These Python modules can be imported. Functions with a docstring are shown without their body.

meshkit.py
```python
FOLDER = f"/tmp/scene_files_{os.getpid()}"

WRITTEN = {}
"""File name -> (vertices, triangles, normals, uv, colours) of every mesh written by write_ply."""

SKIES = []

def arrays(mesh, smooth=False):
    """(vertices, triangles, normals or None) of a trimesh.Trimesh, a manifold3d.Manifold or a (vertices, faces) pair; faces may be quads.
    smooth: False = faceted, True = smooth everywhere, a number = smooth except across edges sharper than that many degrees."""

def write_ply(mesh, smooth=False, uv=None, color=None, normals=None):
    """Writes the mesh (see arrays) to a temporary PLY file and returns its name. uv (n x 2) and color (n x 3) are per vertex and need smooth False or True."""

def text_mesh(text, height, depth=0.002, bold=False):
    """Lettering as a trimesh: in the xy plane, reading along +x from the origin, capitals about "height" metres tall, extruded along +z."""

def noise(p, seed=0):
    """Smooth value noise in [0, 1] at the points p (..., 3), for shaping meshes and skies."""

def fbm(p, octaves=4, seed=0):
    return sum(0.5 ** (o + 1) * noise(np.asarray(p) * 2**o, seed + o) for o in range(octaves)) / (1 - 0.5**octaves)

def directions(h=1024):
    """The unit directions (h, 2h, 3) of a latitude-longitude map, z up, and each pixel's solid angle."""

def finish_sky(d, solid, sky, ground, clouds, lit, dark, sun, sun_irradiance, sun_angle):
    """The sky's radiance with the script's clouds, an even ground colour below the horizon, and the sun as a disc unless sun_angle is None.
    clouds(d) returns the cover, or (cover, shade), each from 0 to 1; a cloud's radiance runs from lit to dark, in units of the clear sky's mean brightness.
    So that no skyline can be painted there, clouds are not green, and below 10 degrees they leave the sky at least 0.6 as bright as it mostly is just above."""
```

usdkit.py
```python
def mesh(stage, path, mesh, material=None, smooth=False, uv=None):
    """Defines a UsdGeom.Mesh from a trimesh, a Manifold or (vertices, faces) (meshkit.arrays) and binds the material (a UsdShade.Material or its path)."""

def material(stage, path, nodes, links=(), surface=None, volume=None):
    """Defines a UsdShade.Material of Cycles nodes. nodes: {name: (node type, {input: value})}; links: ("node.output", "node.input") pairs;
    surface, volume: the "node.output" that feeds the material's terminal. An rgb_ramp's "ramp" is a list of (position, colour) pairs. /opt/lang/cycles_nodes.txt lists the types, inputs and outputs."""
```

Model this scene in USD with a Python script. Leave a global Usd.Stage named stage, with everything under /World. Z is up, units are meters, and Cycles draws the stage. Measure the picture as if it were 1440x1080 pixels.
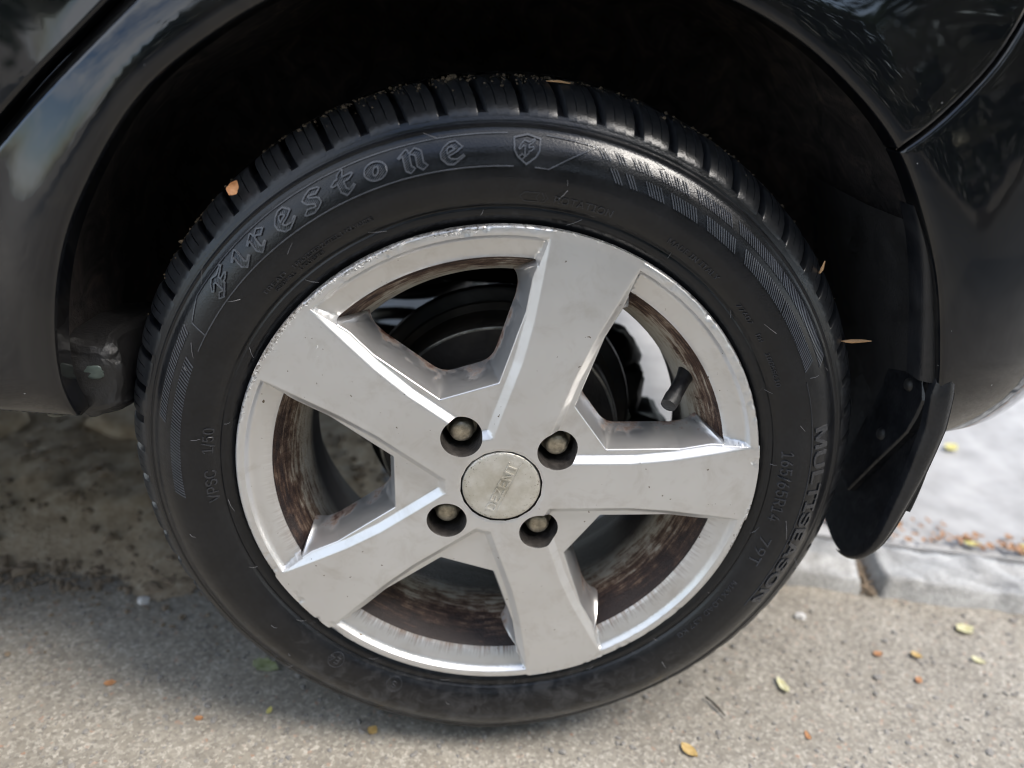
import math, random
import numpy as np, trimesh, shapely
from shapely.geometry import Polygon, Point, LineString, box as sbox
from shapely import affinity
from scipy.spatial import Delaunay, cKDTree
from pxr import Usd, UsdGeom, UsdLux, UsdShade, Gf, Sdf, Vt
import usdkit, meshkit

stage = Usd.Stage.CreateInMemory()
UsdGeom.SetStageUpAxis(stage, 'Z')
UsdGeom.Xform.Define(stage, '/World')
HUB = 0.281                                   # height of the wheel's axis above the road

# ------------------------------------------------------------------ camera, sky, sun
cam = UsdGeom.Camera.Define(stage, '/World/camera')
yaw, pitch, roll = 0.0869730, -0.4293750, 0.1
cy, sy, cp, sp, cr, sr = math.cos(yaw), math.sin(yaw), math.cos(pitch), math.sin(pitch), math.cos(roll), math.sin(roll)
fwd = np.array([sy * cp, cy * cp, sp]); rt = np.array([cy, -sy, 0.0]); up = np.cross(rt, fwd)
rt, up = cr * rt + sr * up, -sr * rt + cr * up
eye = np.array([-0.04222, -0.49163, 0.30851 + HUB])
M4 = Gf.Matrix4d(*rt, 0, *up, 0, *(-fwd), 0, *eye, 1)
cam.AddTransformOp().Set(M4)
cam.CreateHorizontalApertureAttr(36.0); cam.CreateVerticalApertureAttr(27.0); cam.CreateFocalLengthAttr(27.05)
cam.CreateFStopAttr(3.4); cam.CreateFocusDistanceAttr(0.545)
cam.CreateClippingRangeAttr(Gf.Vec2f(0.02, 1000))
cam.CreateExposureAttr(1.55)

SUN = np.array([0.50, -0.22, 0.84]); SUN /= np.linalg.norm(SUN)
s_el, s_rot = math.asin(SUN[2]), math.atan2(SUN[0], SUN[1])
dome = UsdLux.DomeLight.Define(stage, '/World/sky')
dome.GetPrim().SetCustomDataByKey('kind', 'structure')
skym = usdkit.material(stage, '/World/Looks/sky_air', {
    'tc': ('texture_coordinate', {}),
    'map': ('mapping', {'scale': (1.0, 1.0, 2.2)}),
    'n': ('noise_texture', {'scale': 2.3, 'detail': 6.0, 'roughness': 0.55}),
    'r': ('rgb_ramp', {'ramp': [(0.46, (0, 0, 0)), (0.66, (1, 1, 1))]}),
    'sky': ('sky_texture', {'sky_type': 'single_scattering', 'sun_disc': False, 'sun_elevation': s_el, 'sun_rotation': s_rot, 'air_density': 1.0, 'aerosol_density': 1.6}),
    'mx': ('mix', {'mix_type': 'mix', 'color2': (5.6, 5.9, 6.3)}),
    'bg': ('background_shader', {'strength': 0.14})},
    [('tc.generated', 'map.vector'), ('map.vector', 'n.vector'), ('n.fac', 'r.fac'), ('r.color', 'mx.fac'), ('sky.color', 'mx.color1'), ('mx.color', 'bg.color')], surface='bg.background')
UsdShade.MaterialBindingAPI.Apply(dome.GetPrim()).Bind(skym)
sun = UsdLux.DistantLight.Define(stage, '/World/sun')
sun.CreateIntensityAttr(0.40); sun.CreateAngleAttr(24.0); sun.CreateNormalizeAttr(True); sun.CreateColorAttr(Gf.Vec3f(1.0, 0.955, 0.885))
zz = SUN; xx = np.cross([0, 0, 1.0], zz); xx /= np.linalg.norm(xx); yy = np.cross(zz, xx)
sun.AddTransformOp().Set(Gf.Matrix4d(*xx, 0, *yy, 0, *zz, 0, *(SUN * 20), 1))

# ------------------------------------------------------------------ helpers
taken = {}
def path_for(parent, name):
    base = (parent.GetPath().pathString if parent is not None else '/World') + '/' + name
    k = taken.get(base, -1) + 1; taken[base] = k
    return base if k == 0 else f'{base}_{k:03d}'
def info(prim, label=None, cat=None, group=None, kind=None):
    for k, v in (('label', label), ('category', cat), ('group', group), ('kind', kind)):
        if v: prim.SetCustomDataByKey(k, v)
    return prim
def thing(name, label, cat, loc=(0, 0, 0), group=None, rotz=0.0):
    x = UsdGeom.Xform.Define(stage, path_for(None, name)); x.AddTranslateOp().Set(Gf.Vec3d(*map(float, loc)))
    if rotz: x.AddRotateZOp().Set(float(rotz))
    return info(x.GetPrim(), label, cat, group)
def part(parent, name, mesh, m, smooth=30, label=None, kind=None):
    g = usdkit.mesh(stage, path_for(parent, name), mesh, LOOK[m], smooth)
    return info(g.GetPrim(), label, kind=kind)
def raw(parent, name, v, f, n, m, label=None):
    g = UsdGeom.Mesh.Define(stage, path_for(parent, name))
    g.CreatePointsAttr(Vt.Vec3fArray.FromNumpy(np.asarray(v, np.float32)))
    g.CreateFaceVertexCountsAttr(Vt.IntArray.FromNumpy(np.full(len(f), 3, np.int32)))
    g.CreateFaceVertexIndicesAttr(Vt.IntArray.FromNumpy(np.asarray(f, np.int32).ravel()))
    g.CreateSubdivisionSchemeAttr('none'); g.CreateNormalsAttr(Vt.Vec3fArray.FromNumpy(np.asarray(n, np.float32))); g.SetNormalsInterpolation('vertex')
    UsdShade.MaterialBindingAPI.Apply(g.GetPrim()).Bind(LOOK[m])
    return info(g.GetPrim(), label)
def T(v, f): return trimesh.Trimesh(np.asarray(v, float), np.asarray(f, int), process=False)
def cat(ms): return trimesh.util.concatenate(ms)
def grid_faces(nr, nc, wrap=False):
    cc = nc if wrap else nc - 1
    i, j = np.meshgrid(np.arange(nr - 1), np.arange(cc), indexing='ij')
    a, b = i * nc + j, i * nc + (j + 1) % nc
    c, d = (i + 1) * nc + (j + 1) % nc, (i + 1) * nc + j
    q = np.stack([a, b, c, d], -1).reshape(-1, 4)
    return np.vstack([q[:, [0, 1, 2]], q[:, [0, 2, 3]]])
def W(R, phi, y):                             # wheel coordinates: radius, degrees clockwise from the top, depth
    a = np.radians(phi)
    return np.stack(np.broadcast_arrays(R * np.sin(a), y, HUB + R * np.cos(a)), -1)
def revolve(prof, n=240, flip=False, phi0=0.0, phi1=360.0):
    prof = np.asarray(prof, float); full = abs(phi1 - phi0 - 360) < 1e-6
    ph = np.linspace(phi0, phi1, n, endpoint=not full)
    v = W(prof[:, 0][:, None], ph[None], prof[:, 1][:, None]).reshape(-1, 3)
    f = grid_faces(len(prof), n, full)
    return T(v, f[:, ::-1] if flip else f)
def orient(mesh, toward):
    c = mesh.triangles_center; d = np.einsum('ij,ij->i', mesh.face_normals, np.asarray(toward) - c)
    if (d * mesh.area_faces).sum() < 0: mesh.invert()
    return mesh
def smoothcurve(pts, n):
    from scipy.interpolate import CubicSpline
    p = np.asarray(pts, float); s = np.r_[0, np.cumsum(np.linalg.norm(np.diff(p, axis=0), axis=1))]
    return CubicSpline(s, p)(np.linspace(0, s[-1], n))
def tube(pts, rad, sides=8, caps=True):
    p = np.asarray(pts, float); r = np.broadcast_to(rad, (len(p),))
    t = np.gradient(p, axis=0); t /= np.linalg.norm(t, axis=1, keepdims=True) + 1e-12
    a = np.cross(t, np.where(np.abs(t[:, 2:]) < 0.9, [0, 0, 1.0], [1.0, 0, 0])); a /= np.linalg.norm(a, axis=1, keepdims=True) + 1e-12
    b = np.cross(t, a); g = np.arange(sides) * 2 * np.pi / sides
    v = (p[:, None] + r[:, None, None] * (np.cos(g)[None, :, None] * a[:, None] + np.sin(g)[None, :, None] * b[:, None])).reshape(-1, 3)
    f = grid_faces(len(p), sides, True)
    if caps:
        n = len(v); v = np.vstack([v, p[0], p[-1]]); k = np.arange(sides); e = (len(p) - 1) * sides
        f = np.vstack([f, np.stack([np.full(sides, n), (k + 1) % sides, k], 1), np.stack([np.full(sides, n + 1), e + k, e + (k + 1) % sides], 1)])
    m = T(v, f); m.fix_normals(); return m
def rbox(sx, sy_, sz, r, at=(0, 0, 0)):
    import manifold3d as m3
    s = m3.Manifold.sphere(r, 12)
    pts = [s.translate((x * (sx / 2 - r), y * (sy_ / 2 - r), z * (sz / 2 - r))) for x in (-1, 1) for y in (-1, 1) for z in (-1, 1)]
    m = m3.Manifold.batch_hull(pts).to_mesh()
    t = trimesh.Trimesh(np.array(m.vert_properties[:, :3]), np.array(m.tri_verts)); t.apply_translation(at); return t
def fbm(p, s, octv=4, seed=0): return meshkit.fbm(np.asarray(p) * s + 37.1, octv, seed)
rng = np.random.default_rng(7)

# ------------------------------------------------------------------ materials
LOOK = {}
POLAR = {'geo': ('geometry', {}), 'off': ('mapping', {'location': (0, 0, -HUB)}), 'sx': ('separate_xyz', {}),
         'xx': ('math', {'math_type': 'multiply'}), 'zz': ('math', {'math_type': 'multiply_add'}), 'R': ('math', {'math_type': 'power', 'value2': 0.5}),
         'ang': ('math', {'math_type': 'arctan2'}), 'pv': ('combine_xyz', {})}
POLAR_L = [('geo.position', 'off.vector'), ('off.vector', 'sx.vector'), ('sx.x', 'xx.value1'), ('sx.x', 'xx.value2'), ('sx.z', 'zz.value1'), ('sx.z', 'zz.value2'), ('xx.value', 'zz.value3'),
           ('zz.value', 'R.value1'), ('sx.x', 'ang.value1'), ('sx.z', 'ang.value2'), ('ang.value', 'pv.x'), ('R.value', 'pv.y'), ('sx.y', 'pv.z')]
def mat(name, nodes, links, surface='p.BSDF', polar=False):
    if polar: nodes, links = {**POLAR, **nodes}, POLAR_L + links
    LOOK[name] = usdkit.material(stage, '/World/Looks/' + name, nodes, links, surface=surface)
G = ('geometry', {})
def noise(scale, detail=4, rough=0.55, dist=0.0): return ('noise_texture', {'scale': scale, 'detail': float(detail), 'roughness': rough, 'distortion': dist})
def ramp(*stops): return ('rgb_ramp', {'ramp': [(p, c if np.ndim(c) else (c, c, c)) for p, c in stops]})
def simple(name, col, rough=0.5, metallic=0.0, nscale=60, var=0.25, bump=0.0, bscale=400, **kw):
    c = np.array(col)
    nodes = {'g': G, 'n': noise(nscale), 'r': ramp((0.3, tuple(c * (1 - var))), (0.7, tuple(np.minimum(c * (1 + var), 0.95)))),
             'nr': noise(nscale * 1.7), 'rr': ramp((0.3, max(rough - 0.12, 0.02)), (0.7, min(rough + 0.12, 1))),
             'p': ('principled_bsdf', {'metallic': metallic, **kw})}
    links = [('g.position', 'n.vector'), ('n.fac', 'r.fac'), ('r.color', 'p.base_color'), ('g.position', 'nr.vector'), ('nr.fac', 'rr.fac'), ('rr.color', 'p.roughness')]
    if bump:
        nodes |= {'nb': noise(bscale, 3), 'b': ('bump', {'strength': 1.0, 'distance': bump})}
        links += [('g.position', 'nb.vector'), ('nb.fac', 'b.height'), ('b.normal', 'p.normal')]
    mat(name, nodes, links)

# silver wheel lacquer: grime, pits, kerb rash on the flange, rust runs on the channel
mat('silver_lacquer', {
    'n1': noise(9, 5), 'c1': ramp((0.35, (0.54, 0.532, 0.52)), (0.68, (0.60, 0.597, 0.59))),
    'spk': ('voronoi_texture', {'scale': 160.0}) if False else noise(210, 2, 0.5), 'cs': ramp((0.735, 0.0), (0.765, 1.0)),
    'mx1': ('mix', {'color2': (0.13, 0.105, 0.08)}), 'ngr': noise(38, 6, 0.7, 0.5), 'cgr': ramp((0.50, 0.0), (0.74, 0.34)), 'mxg': ('mix', {'color2': (0.33, 0.29, 0.24)}),
    # kerb rash near the edge
    'nk': noise(330, 4, 0.7), 'kr': ('map_range', {'from_min': 0.1875, 'from_max': 0.1945, 'to_min': -0.40, 'to_max': 0.22, 'clamp': True}),
    'lowk': noise(11, 3), 'lk': ('map_range', {'from_min': 0.45, 'from_max': 0.66, 'to_min': -0.30, 'to_max': 0.12, 'clamp': True}),
    'as': ('math', {'math_type': 'add', 'value2': 0.62}), 'ab': ('math', {'math_type': 'absolute'}), 'am': ('map_range', {'from_min': 0.75, 'from_max': 1.25, 'to_min': 0.20, 'to_max': -0.04, 'clamp': True}), 'ks3': ('math', {'math_type': 'add'}), 'ks': ('math', {'math_type': 'add'}), 'ks2': ('math', {'math_type': 'add'}), 'kc': ramp((0.60, 0.0), (0.68, 1.0)),
    'nk2': noise(420, 3, 0.7), 'kcol': ramp((0.35, (0.09, 0.075, 0.06)), (0.6, (0.62, 0.61, 0.60))),
    'mx2': ('mix', {}),
    # brown runs over the channel, from the window edge outward
    'pm': ('mapping', {'scale': (60.0, 22.0, 22.0)}), 'nr': noise(1.3, 6, 0.66), 'band': ('map_range', {'from_min': 0.171, 'from_max': 0.188, 'to_min': 0.22, 'to_max': -0.30, 'clamp': True}),
    'dep': ('map_range', {'from_min': 0.0018, 'from_max': 0.0085, 'to_min': 0.0, 'to_max': 1.0, 'clamp': True}),
    'low': ('map_range', {'from_min': 0.02, 'from_max': -0.13, 'to_min': 0.05, 'to_max': 0.95, 'clamp': True}),
    'rs': ('math', {'math_type': 'add'}), 'rc': ramp((0.52, 0.0), (0.86, 1.0)), 'rm': ('math', {'math_type': 'multiply'}), 'rm2': ('math', {'math_type': 'multiply'}), 'mx3': ('mix', {'color2': (0.13, 0.075, 0.04)}),
    'met': ('map_range', {'from_min': 0.0, 'from_max': 1.0, 'to_min': 0.88, 'to_max': 0.25}),
    'rgh': ('map_range', {'from_min': 0.3, 'from_max': 0.7, 'to_min': 0.34, 'to_max': 0.44}),
    'bk': ('bump', {'strength': 0.6, 'distance': 0.0012}),
    'p': ('principled_bsdf', {'coat_weight': 0.35, 'coat_roughness': 0.12})},
    [('geo.position', 'n1.vector'), ('n1.fac', 'c1.fac'), ('geo.position', 'spk.vector'), ('spk.fac', 'cs.fac'), ('cs.color', 'mx1.fac'), ('c1.color', 'mxg.color1'), ('geo.position', 'ngr.vector'), ('ngr.fac', 'cgr.fac'), ('cgr.color', 'mxg.fac'), ('mxg.color', 'mx1.color1'),
     ('geo.position', 'nk.vector'), ('R.value', 'kr.value'), ('geo.position', 'lowk.vector'), ('lowk.fac', 'lk.value'), ('nk.fac', 'ks.value1'), ('kr.result', 'ks.value2'), ('ks.value', 'ks2.value1'), ('lk.result', 'ks2.value2'), ('ang.value', 'as.value1'), ('as.value', 'ab.value1'), ('ab.value', 'am.value'), ('ks2.value', 'ks3.value1'), ('am.result', 'ks3.value2'), ('ks3.value', 'kc.fac'),
     ('geo.position', 'nk2.vector'), ('nk2.fac', 'kcol.fac'), ('kc.color', 'mx2.fac'), ('mx1.color', 'mx2.color1'), ('kcol.color', 'mx2.color2'),
     ('pv.vector', 'pm.vector'), ('pm.vector', 'nr.vector'), ('R.value', 'band.value'), ('nr.fac', 'rs.value1'), ('band.result', 'rs.value2'), ('rs.value', 'rc.fac'), ('sx.y', 'dep.value'), ('rc.color', 'rm.value1'), ('dep.result', 'rm.value2'),
     ('sx.z', 'low.value'), ('rm.value', 'rm2.value1'), ('low.result', 'rm2.value2'), ('rm2.value', 'mx3.fac'), ('mx2.color', 'mx3.color1'), ('mx3.color', 'p.base_color'),
     ('rm2.value', 'met.value'), ('met.result', 'p.metallic'), ('n1.fac', 'rgh.value'), ('rgh.result', 'p.roughness'), ('kc.color', 'bk.height'), ('bk.normal', 'p.normal')], polar=True)
# the inside of the wheel: dirty silver under baked brake dust; paler top and darker bottom are painted-in light; darker deep down
mat('shaded_brake_dust', {
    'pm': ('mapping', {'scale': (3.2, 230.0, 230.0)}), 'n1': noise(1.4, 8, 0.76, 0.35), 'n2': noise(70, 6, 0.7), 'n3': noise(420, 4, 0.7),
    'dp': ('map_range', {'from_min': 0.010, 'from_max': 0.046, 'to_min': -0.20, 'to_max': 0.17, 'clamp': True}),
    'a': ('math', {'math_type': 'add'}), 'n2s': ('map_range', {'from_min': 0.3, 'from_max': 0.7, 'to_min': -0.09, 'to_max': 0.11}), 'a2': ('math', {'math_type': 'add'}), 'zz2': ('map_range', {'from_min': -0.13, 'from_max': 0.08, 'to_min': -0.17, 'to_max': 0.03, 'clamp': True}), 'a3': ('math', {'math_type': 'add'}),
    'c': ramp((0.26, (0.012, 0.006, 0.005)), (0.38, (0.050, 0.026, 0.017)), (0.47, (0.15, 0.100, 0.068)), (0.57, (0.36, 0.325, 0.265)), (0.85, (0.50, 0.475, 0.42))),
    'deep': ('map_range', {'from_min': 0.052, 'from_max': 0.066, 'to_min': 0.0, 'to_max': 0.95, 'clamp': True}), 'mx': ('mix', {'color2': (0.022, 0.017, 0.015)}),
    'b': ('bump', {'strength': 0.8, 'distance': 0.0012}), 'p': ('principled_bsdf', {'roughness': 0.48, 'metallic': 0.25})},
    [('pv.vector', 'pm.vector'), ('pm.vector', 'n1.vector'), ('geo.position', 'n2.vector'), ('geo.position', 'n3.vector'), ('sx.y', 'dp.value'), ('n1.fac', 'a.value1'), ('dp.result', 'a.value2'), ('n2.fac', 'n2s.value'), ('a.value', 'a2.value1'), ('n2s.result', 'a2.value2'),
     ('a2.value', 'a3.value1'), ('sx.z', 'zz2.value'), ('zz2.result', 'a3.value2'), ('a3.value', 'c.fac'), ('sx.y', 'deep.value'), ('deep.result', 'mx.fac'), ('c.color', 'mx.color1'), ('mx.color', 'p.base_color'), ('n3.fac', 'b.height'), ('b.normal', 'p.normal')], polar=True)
# sides of the spokes: lacquer that goes brown in the depth
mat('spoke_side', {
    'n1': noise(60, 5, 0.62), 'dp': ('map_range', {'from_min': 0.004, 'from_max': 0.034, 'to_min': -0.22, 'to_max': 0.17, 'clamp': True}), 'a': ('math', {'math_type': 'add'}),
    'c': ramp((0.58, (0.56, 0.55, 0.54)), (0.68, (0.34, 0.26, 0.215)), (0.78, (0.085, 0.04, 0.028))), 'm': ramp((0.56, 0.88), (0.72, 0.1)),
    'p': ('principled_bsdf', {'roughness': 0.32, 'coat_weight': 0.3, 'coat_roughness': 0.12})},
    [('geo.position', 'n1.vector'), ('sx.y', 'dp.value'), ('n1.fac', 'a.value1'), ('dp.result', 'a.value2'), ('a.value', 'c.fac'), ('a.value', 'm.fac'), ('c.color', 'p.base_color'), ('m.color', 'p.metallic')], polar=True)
mat('cap_metal', {
    'n1': noise(60, 5, 0.6), 'c': ramp((0.32, (0.40, 0.37, 0.30)), (0.66, (0.57, 0.55, 0.50))), 'n2': noise(520, 3, 0.7),
    'ed': ('map_range', {'from_min': 0.012, 'from_max': 0.030, 'to_min': -0.04, 'to_max': 0.09, 'clamp': True}), 'a': ('math', {'math_type': 'add'}), 'pit': ramp((0.66, 0.0), (0.74, 0.85)),
    'mx': ('mix', {'color2': (0.12, 0.095, 0.065)}), 'b': ('bump', {'strength': 0.5, 'distance': 0.0006, 'invert': True}), 'p': ('principled_bsdf', {'metallic': 0.75, 'roughness': 0.48})},
    [('geo.position', 'n1.vector'), ('n1.fac', 'c.fac'), ('geo.position', 'n2.vector'), ('R.value', 'ed.value'), ('n2.fac', 'a.value1'), ('ed.result', 'a.value2'), ('a.value', 'pit.fac'), ('pit.color', 'mx.fac'), ('c.color', 'mx.color1'), ('mx.color', 'p.base_color'), ('pit.color', 'b.height'), ('b.normal', 'p.normal')], polar=True)
simple('bolt_steel', (0.36, 0.31, 0.23), 0.42, 0.75, 220, 0.4, 0.0004, 500)
simple('pocket_dark', (0.030, 0.026, 0.023), 0.5, 0.2, 160, 0.6, 0.0006, 300)  # dark tone for the inside of the bolt pockets
simple('groove_black', (0.02, 0.014, 0.012), 0.7)
# rubber with dust film low on the sidewall
def rubber(name, base, rough, film):
    mat(name, {
        'n1': noise(26, 5, 0.6), 'n2': noise(700, 2), 'c': ramp((0.3, tuple(np.array(base) * 0.8)), (0.7, tuple(np.array(base) * 1.3))),
        'nf': noise(75, 6, 0.68, 0.8), 'lo': ('map_range', {'from_min': -0.09, 'from_max': -0.24, 'to_min': -0.20, 'to_max': 0.07, 'clamp': True}), 'a': ('math', {'math_type': 'add'}), 'fr': ramp((0.46, 0.0), (0.72, film)),
        'mx': ('mix', {'color2': (0.15, 0.15, 0.155)}), 'rr': ('map_range', {'from_min': 0.3, 'from_max': 0.7, 'to_min': rough - 0.07, 'to_max': rough + 0.09}), 'b': ('bump', {'strength': 0.35, 'distance': 0.0004}),
        'p': ('principled_bsdf', {'specular_ior_level': 0.40})},
        [('geo.position', 'n1.vector'), ('n1.fac', 'c.fac'), ('geo.position', 'nf.vector'), ('sx.z', 'lo.value'), ('nf.fac', 'a.value1'), ('lo.result', 'a.value2'), ('a.value', 'fr.fac'), ('fr.color', 'mx.fac'), ('c.color', 'mx.color1'), ('mx.color', 'p.base_color'),
         ('n1.fac', 'rr.value'), ('rr.result', 'p.roughness'), ('geo.position', 'n2.vector'), ('n2.fac', 'b.height'), ('b.normal', 'p.normal')], polar=True)
rubber('sidewall_rubber', (0.0030, 0.0032, 0.0038), 0.26, 0.16)
rubber('tread_rubber', (0.0075, 0.0080, 0.0088), 0.30, 0.10)
rubber('lettering_rubber', (0.018, 0.0187, 0.021), 0.18, 0.12)  # base paled so the small lettering carries painted glints
rubber('painted_glint_rubber', (0.042, 0.045, 0.051), 0.17, 0.06)  # paler still: edge glints of the raised letters and lines put into the colour
simple('rubber_nib', (0.10, 0.10, 0.105), 0.30)
simple('tread_soil', (0.085, 0.062, 0.038), 0.9, 0, 300, 0.6)
# black lacquer of the car with dried water marks
mat('black_lacquer', {
    'g': G, 'n': noise(11, 3, 0.5, 1.4), 'film': ramp((0.50, 0.0), (0.515, 0.6), (0.62, 1.0)), 'mx': ('mix', {'color1': (0.0022, 0.0024, 0.003), 'color2': (0.0048, 0.0046, 0.0046)}),
    'rr': ('map_range', {'to_min': 0.04, 'to_max': 0.16}), 'sp': noise(240, 1), 'spk': ramp((0.79, 0.0), (0.82, 1.0)), 'mx2': ('mix', {'color2': (0.30, 0.30, 0.29)}),
    'p': ('principled_bsdf', {'coat_weight': 0.9, 'coat_roughness': 0.02, 'coat_ior': 1.48, 'specular_ior_level': 0.12})},
    [('g.position', 'n.vector'), ('n.fac', 'film.fac'), ('film.color', 'mx.fac'), ('g.position', 'sp.vector'), ('sp.fac', 'spk.fac'), ('spk.color', 'mx2.fac'), ('mx.color', 'mx2.color1'), ('mx2.color', 'p.base_color'), ('film.color', 'rr.value'), ('rr.result', 'p.roughness')])
simple('black_plastic', (0.0035, 0.0037, 0.0045), 0.40, 0, 30, 0.4, 0.0003, 900)
mat('liner_felt', {'g': G, 'n': noise(35, 5, 0.65, 1.0), 'c': ramp((0.35, (0.013, 0.012, 0.012)), (0.55, (0.030, 0.026, 0.025)), (0.72, (0.062, 0.047, 0.038))), 'nb': noise(260, 4, 0.7), 'b': ('bump', {'strength': 1.0, 'distance': 0.002}), 'p': ('principled_bsdf', {'roughness': 0.95, 'specular_ior_level': 0.06})},
    [('g.position', 'n.vector'), ('n.fac', 'c.fac'), ('c.color', 'p.base_color'), ('g.position', 'nb.vector'), ('nb.fac', 'b.height'), ('b.normal', 'p.normal')])
simple('flap_rubber', (0.0042, 0.0044, 0.0052), 0.27, 0, 26, 0.4, 0.0003, 600)
simple('dusty_plastic', (0.0075, 0.0072, 0.0072), 0.5, 0, 22, 0.6, 0.0004, 500)
simple('brake_iron', (0.034, 0.028, 0.023), 0.6, 0.1, 40, 0.5, 0.0004, 300)
simple('bare_edge', (0.28, 0.26, 0.22), 0.4, 0.7, 90, 0.5)
simple('cast_black', (0.005, 0.005, 0.0052), 0.55, 0.0, 50, 0.6, 0.0008, 160)
simple('dried_mud', (0.075, 0.072, 0.055), 0.9, 0, 50, 0.5, 0.001, 200)
simple('bracket_metal', (0.05, 0.065, 0.058), 0.5, 0.2, 60, 0.5)
# ground
mat('asphalt', {
    'g': G, 'n0': noise(2.2, 4), 'n1': noise(14, 5, 0.6), 'base': ramp((0.28, (0.185, 0.168, 0.142)), (0.5, (0.235, 0.217, 0.188)), (0.75, (0.285, 0.267, 0.235))),
    'v': ('voronoi_texture', {'scale': 330.0, 'randomness': 1.0}), 'vh': ('separate_color', {'color_type': 'rgb'}), 'st': ramp((0.0, (0.12, 0.11, 0.10)), (0.22, (0.20, 0.185, 0.16)), (0.5, (0.26, 0.243, 0.21)), (0.72, (0.36, 0.345, 0.31)), (0.87, (0.44, 0.425, 0.385)), (0.965, (0.52, 0.50, 0.46)), (1.0, (0.34, 0.17, 0.10))),
    'edge': ramp((0.0, 0.0), (0.004, 0.0)), 'nd': noise(420, 3, 0.7), 'sm': ramp((0.38, 0.0), (0.54, 0.6)), 'mx': ('mix', {}), 'nb': noise(420, 4, 0.7), 'b': ('bump', {'strength': 0.8, 'distance': 0.0012}),
    'm0': ('mix', {'mix_type': 'multiply', 'fac': 1.0}), 'tone': ramp((0.3, (0.84, 0.805, 0.745)), (0.7, (1.13, 1.09, 1.02))), 'p': ('principled_bsdf', {'roughness': 0.82})},
    [('g.position', 'n0.vector'), ('g.position', 'n1.vector'), ('n1.fac', 'base.fac'), ('g.position', 'v.vector'), ('v.color', 'vh.color'), ('vh.r', 'st.fac'), ('g.position', 'nd.vector'), ('nd.fac', 'sm.fac'), ('sm.color', 'mx.fac'),
     ('base.color', 'mx.color1'), ('st.color', 'mx.color2'), ('n0.fac', 'tone.fac'), ('mx.color', 'm0.color1'), ('tone.color', 'm0.color2'), ('m0.color', 'p.base_color'), ('g.position', 'nb.vector'), ('nb.fac', 'b.height'), ('b.normal', 'p.normal')])
simple('pavement_stone', (0.315, 0.308, 0.298), 0.85, 0, 20, 0.20, 0.001, 300)
mat('granite', {'g': G, 'n': noise(16, 5, 0.65, 0.8), 'c': ramp((0.30, (0.15, 0.146, 0.138)), (0.45, (0.28, 0.275, 0.262)), (0.60, (0.40, 0.395, 0.38)), (0.72, (0.50, 0.49, 0.47))), 'n2': noise(330, 2), 'c2': ramp((0.3, (0.7, 0.7, 0.7)), (0.7, (1.15, 1.14, 1.12))), 'mm': ('mix', {'mix_type': 'multiply', 'fac': 1.0}),
    'b': ('bump', {'strength': 0.8, 'distance': 0.002}), 'p': ('principled_bsdf', {'roughness': 0.7})},
    [('g.position', 'n.vector'), ('n.fac', 'c.fac'), ('g.position', 'n2.vector'), ('n2.fac', 'c2.fac'), ('c.color', 'mm.color1'), ('c2.color', 'mm.color2'), ('mm.color', 'p.base_color'), ('n2.fac', 'b.height'), ('b.normal', 'p.normal')])
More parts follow.
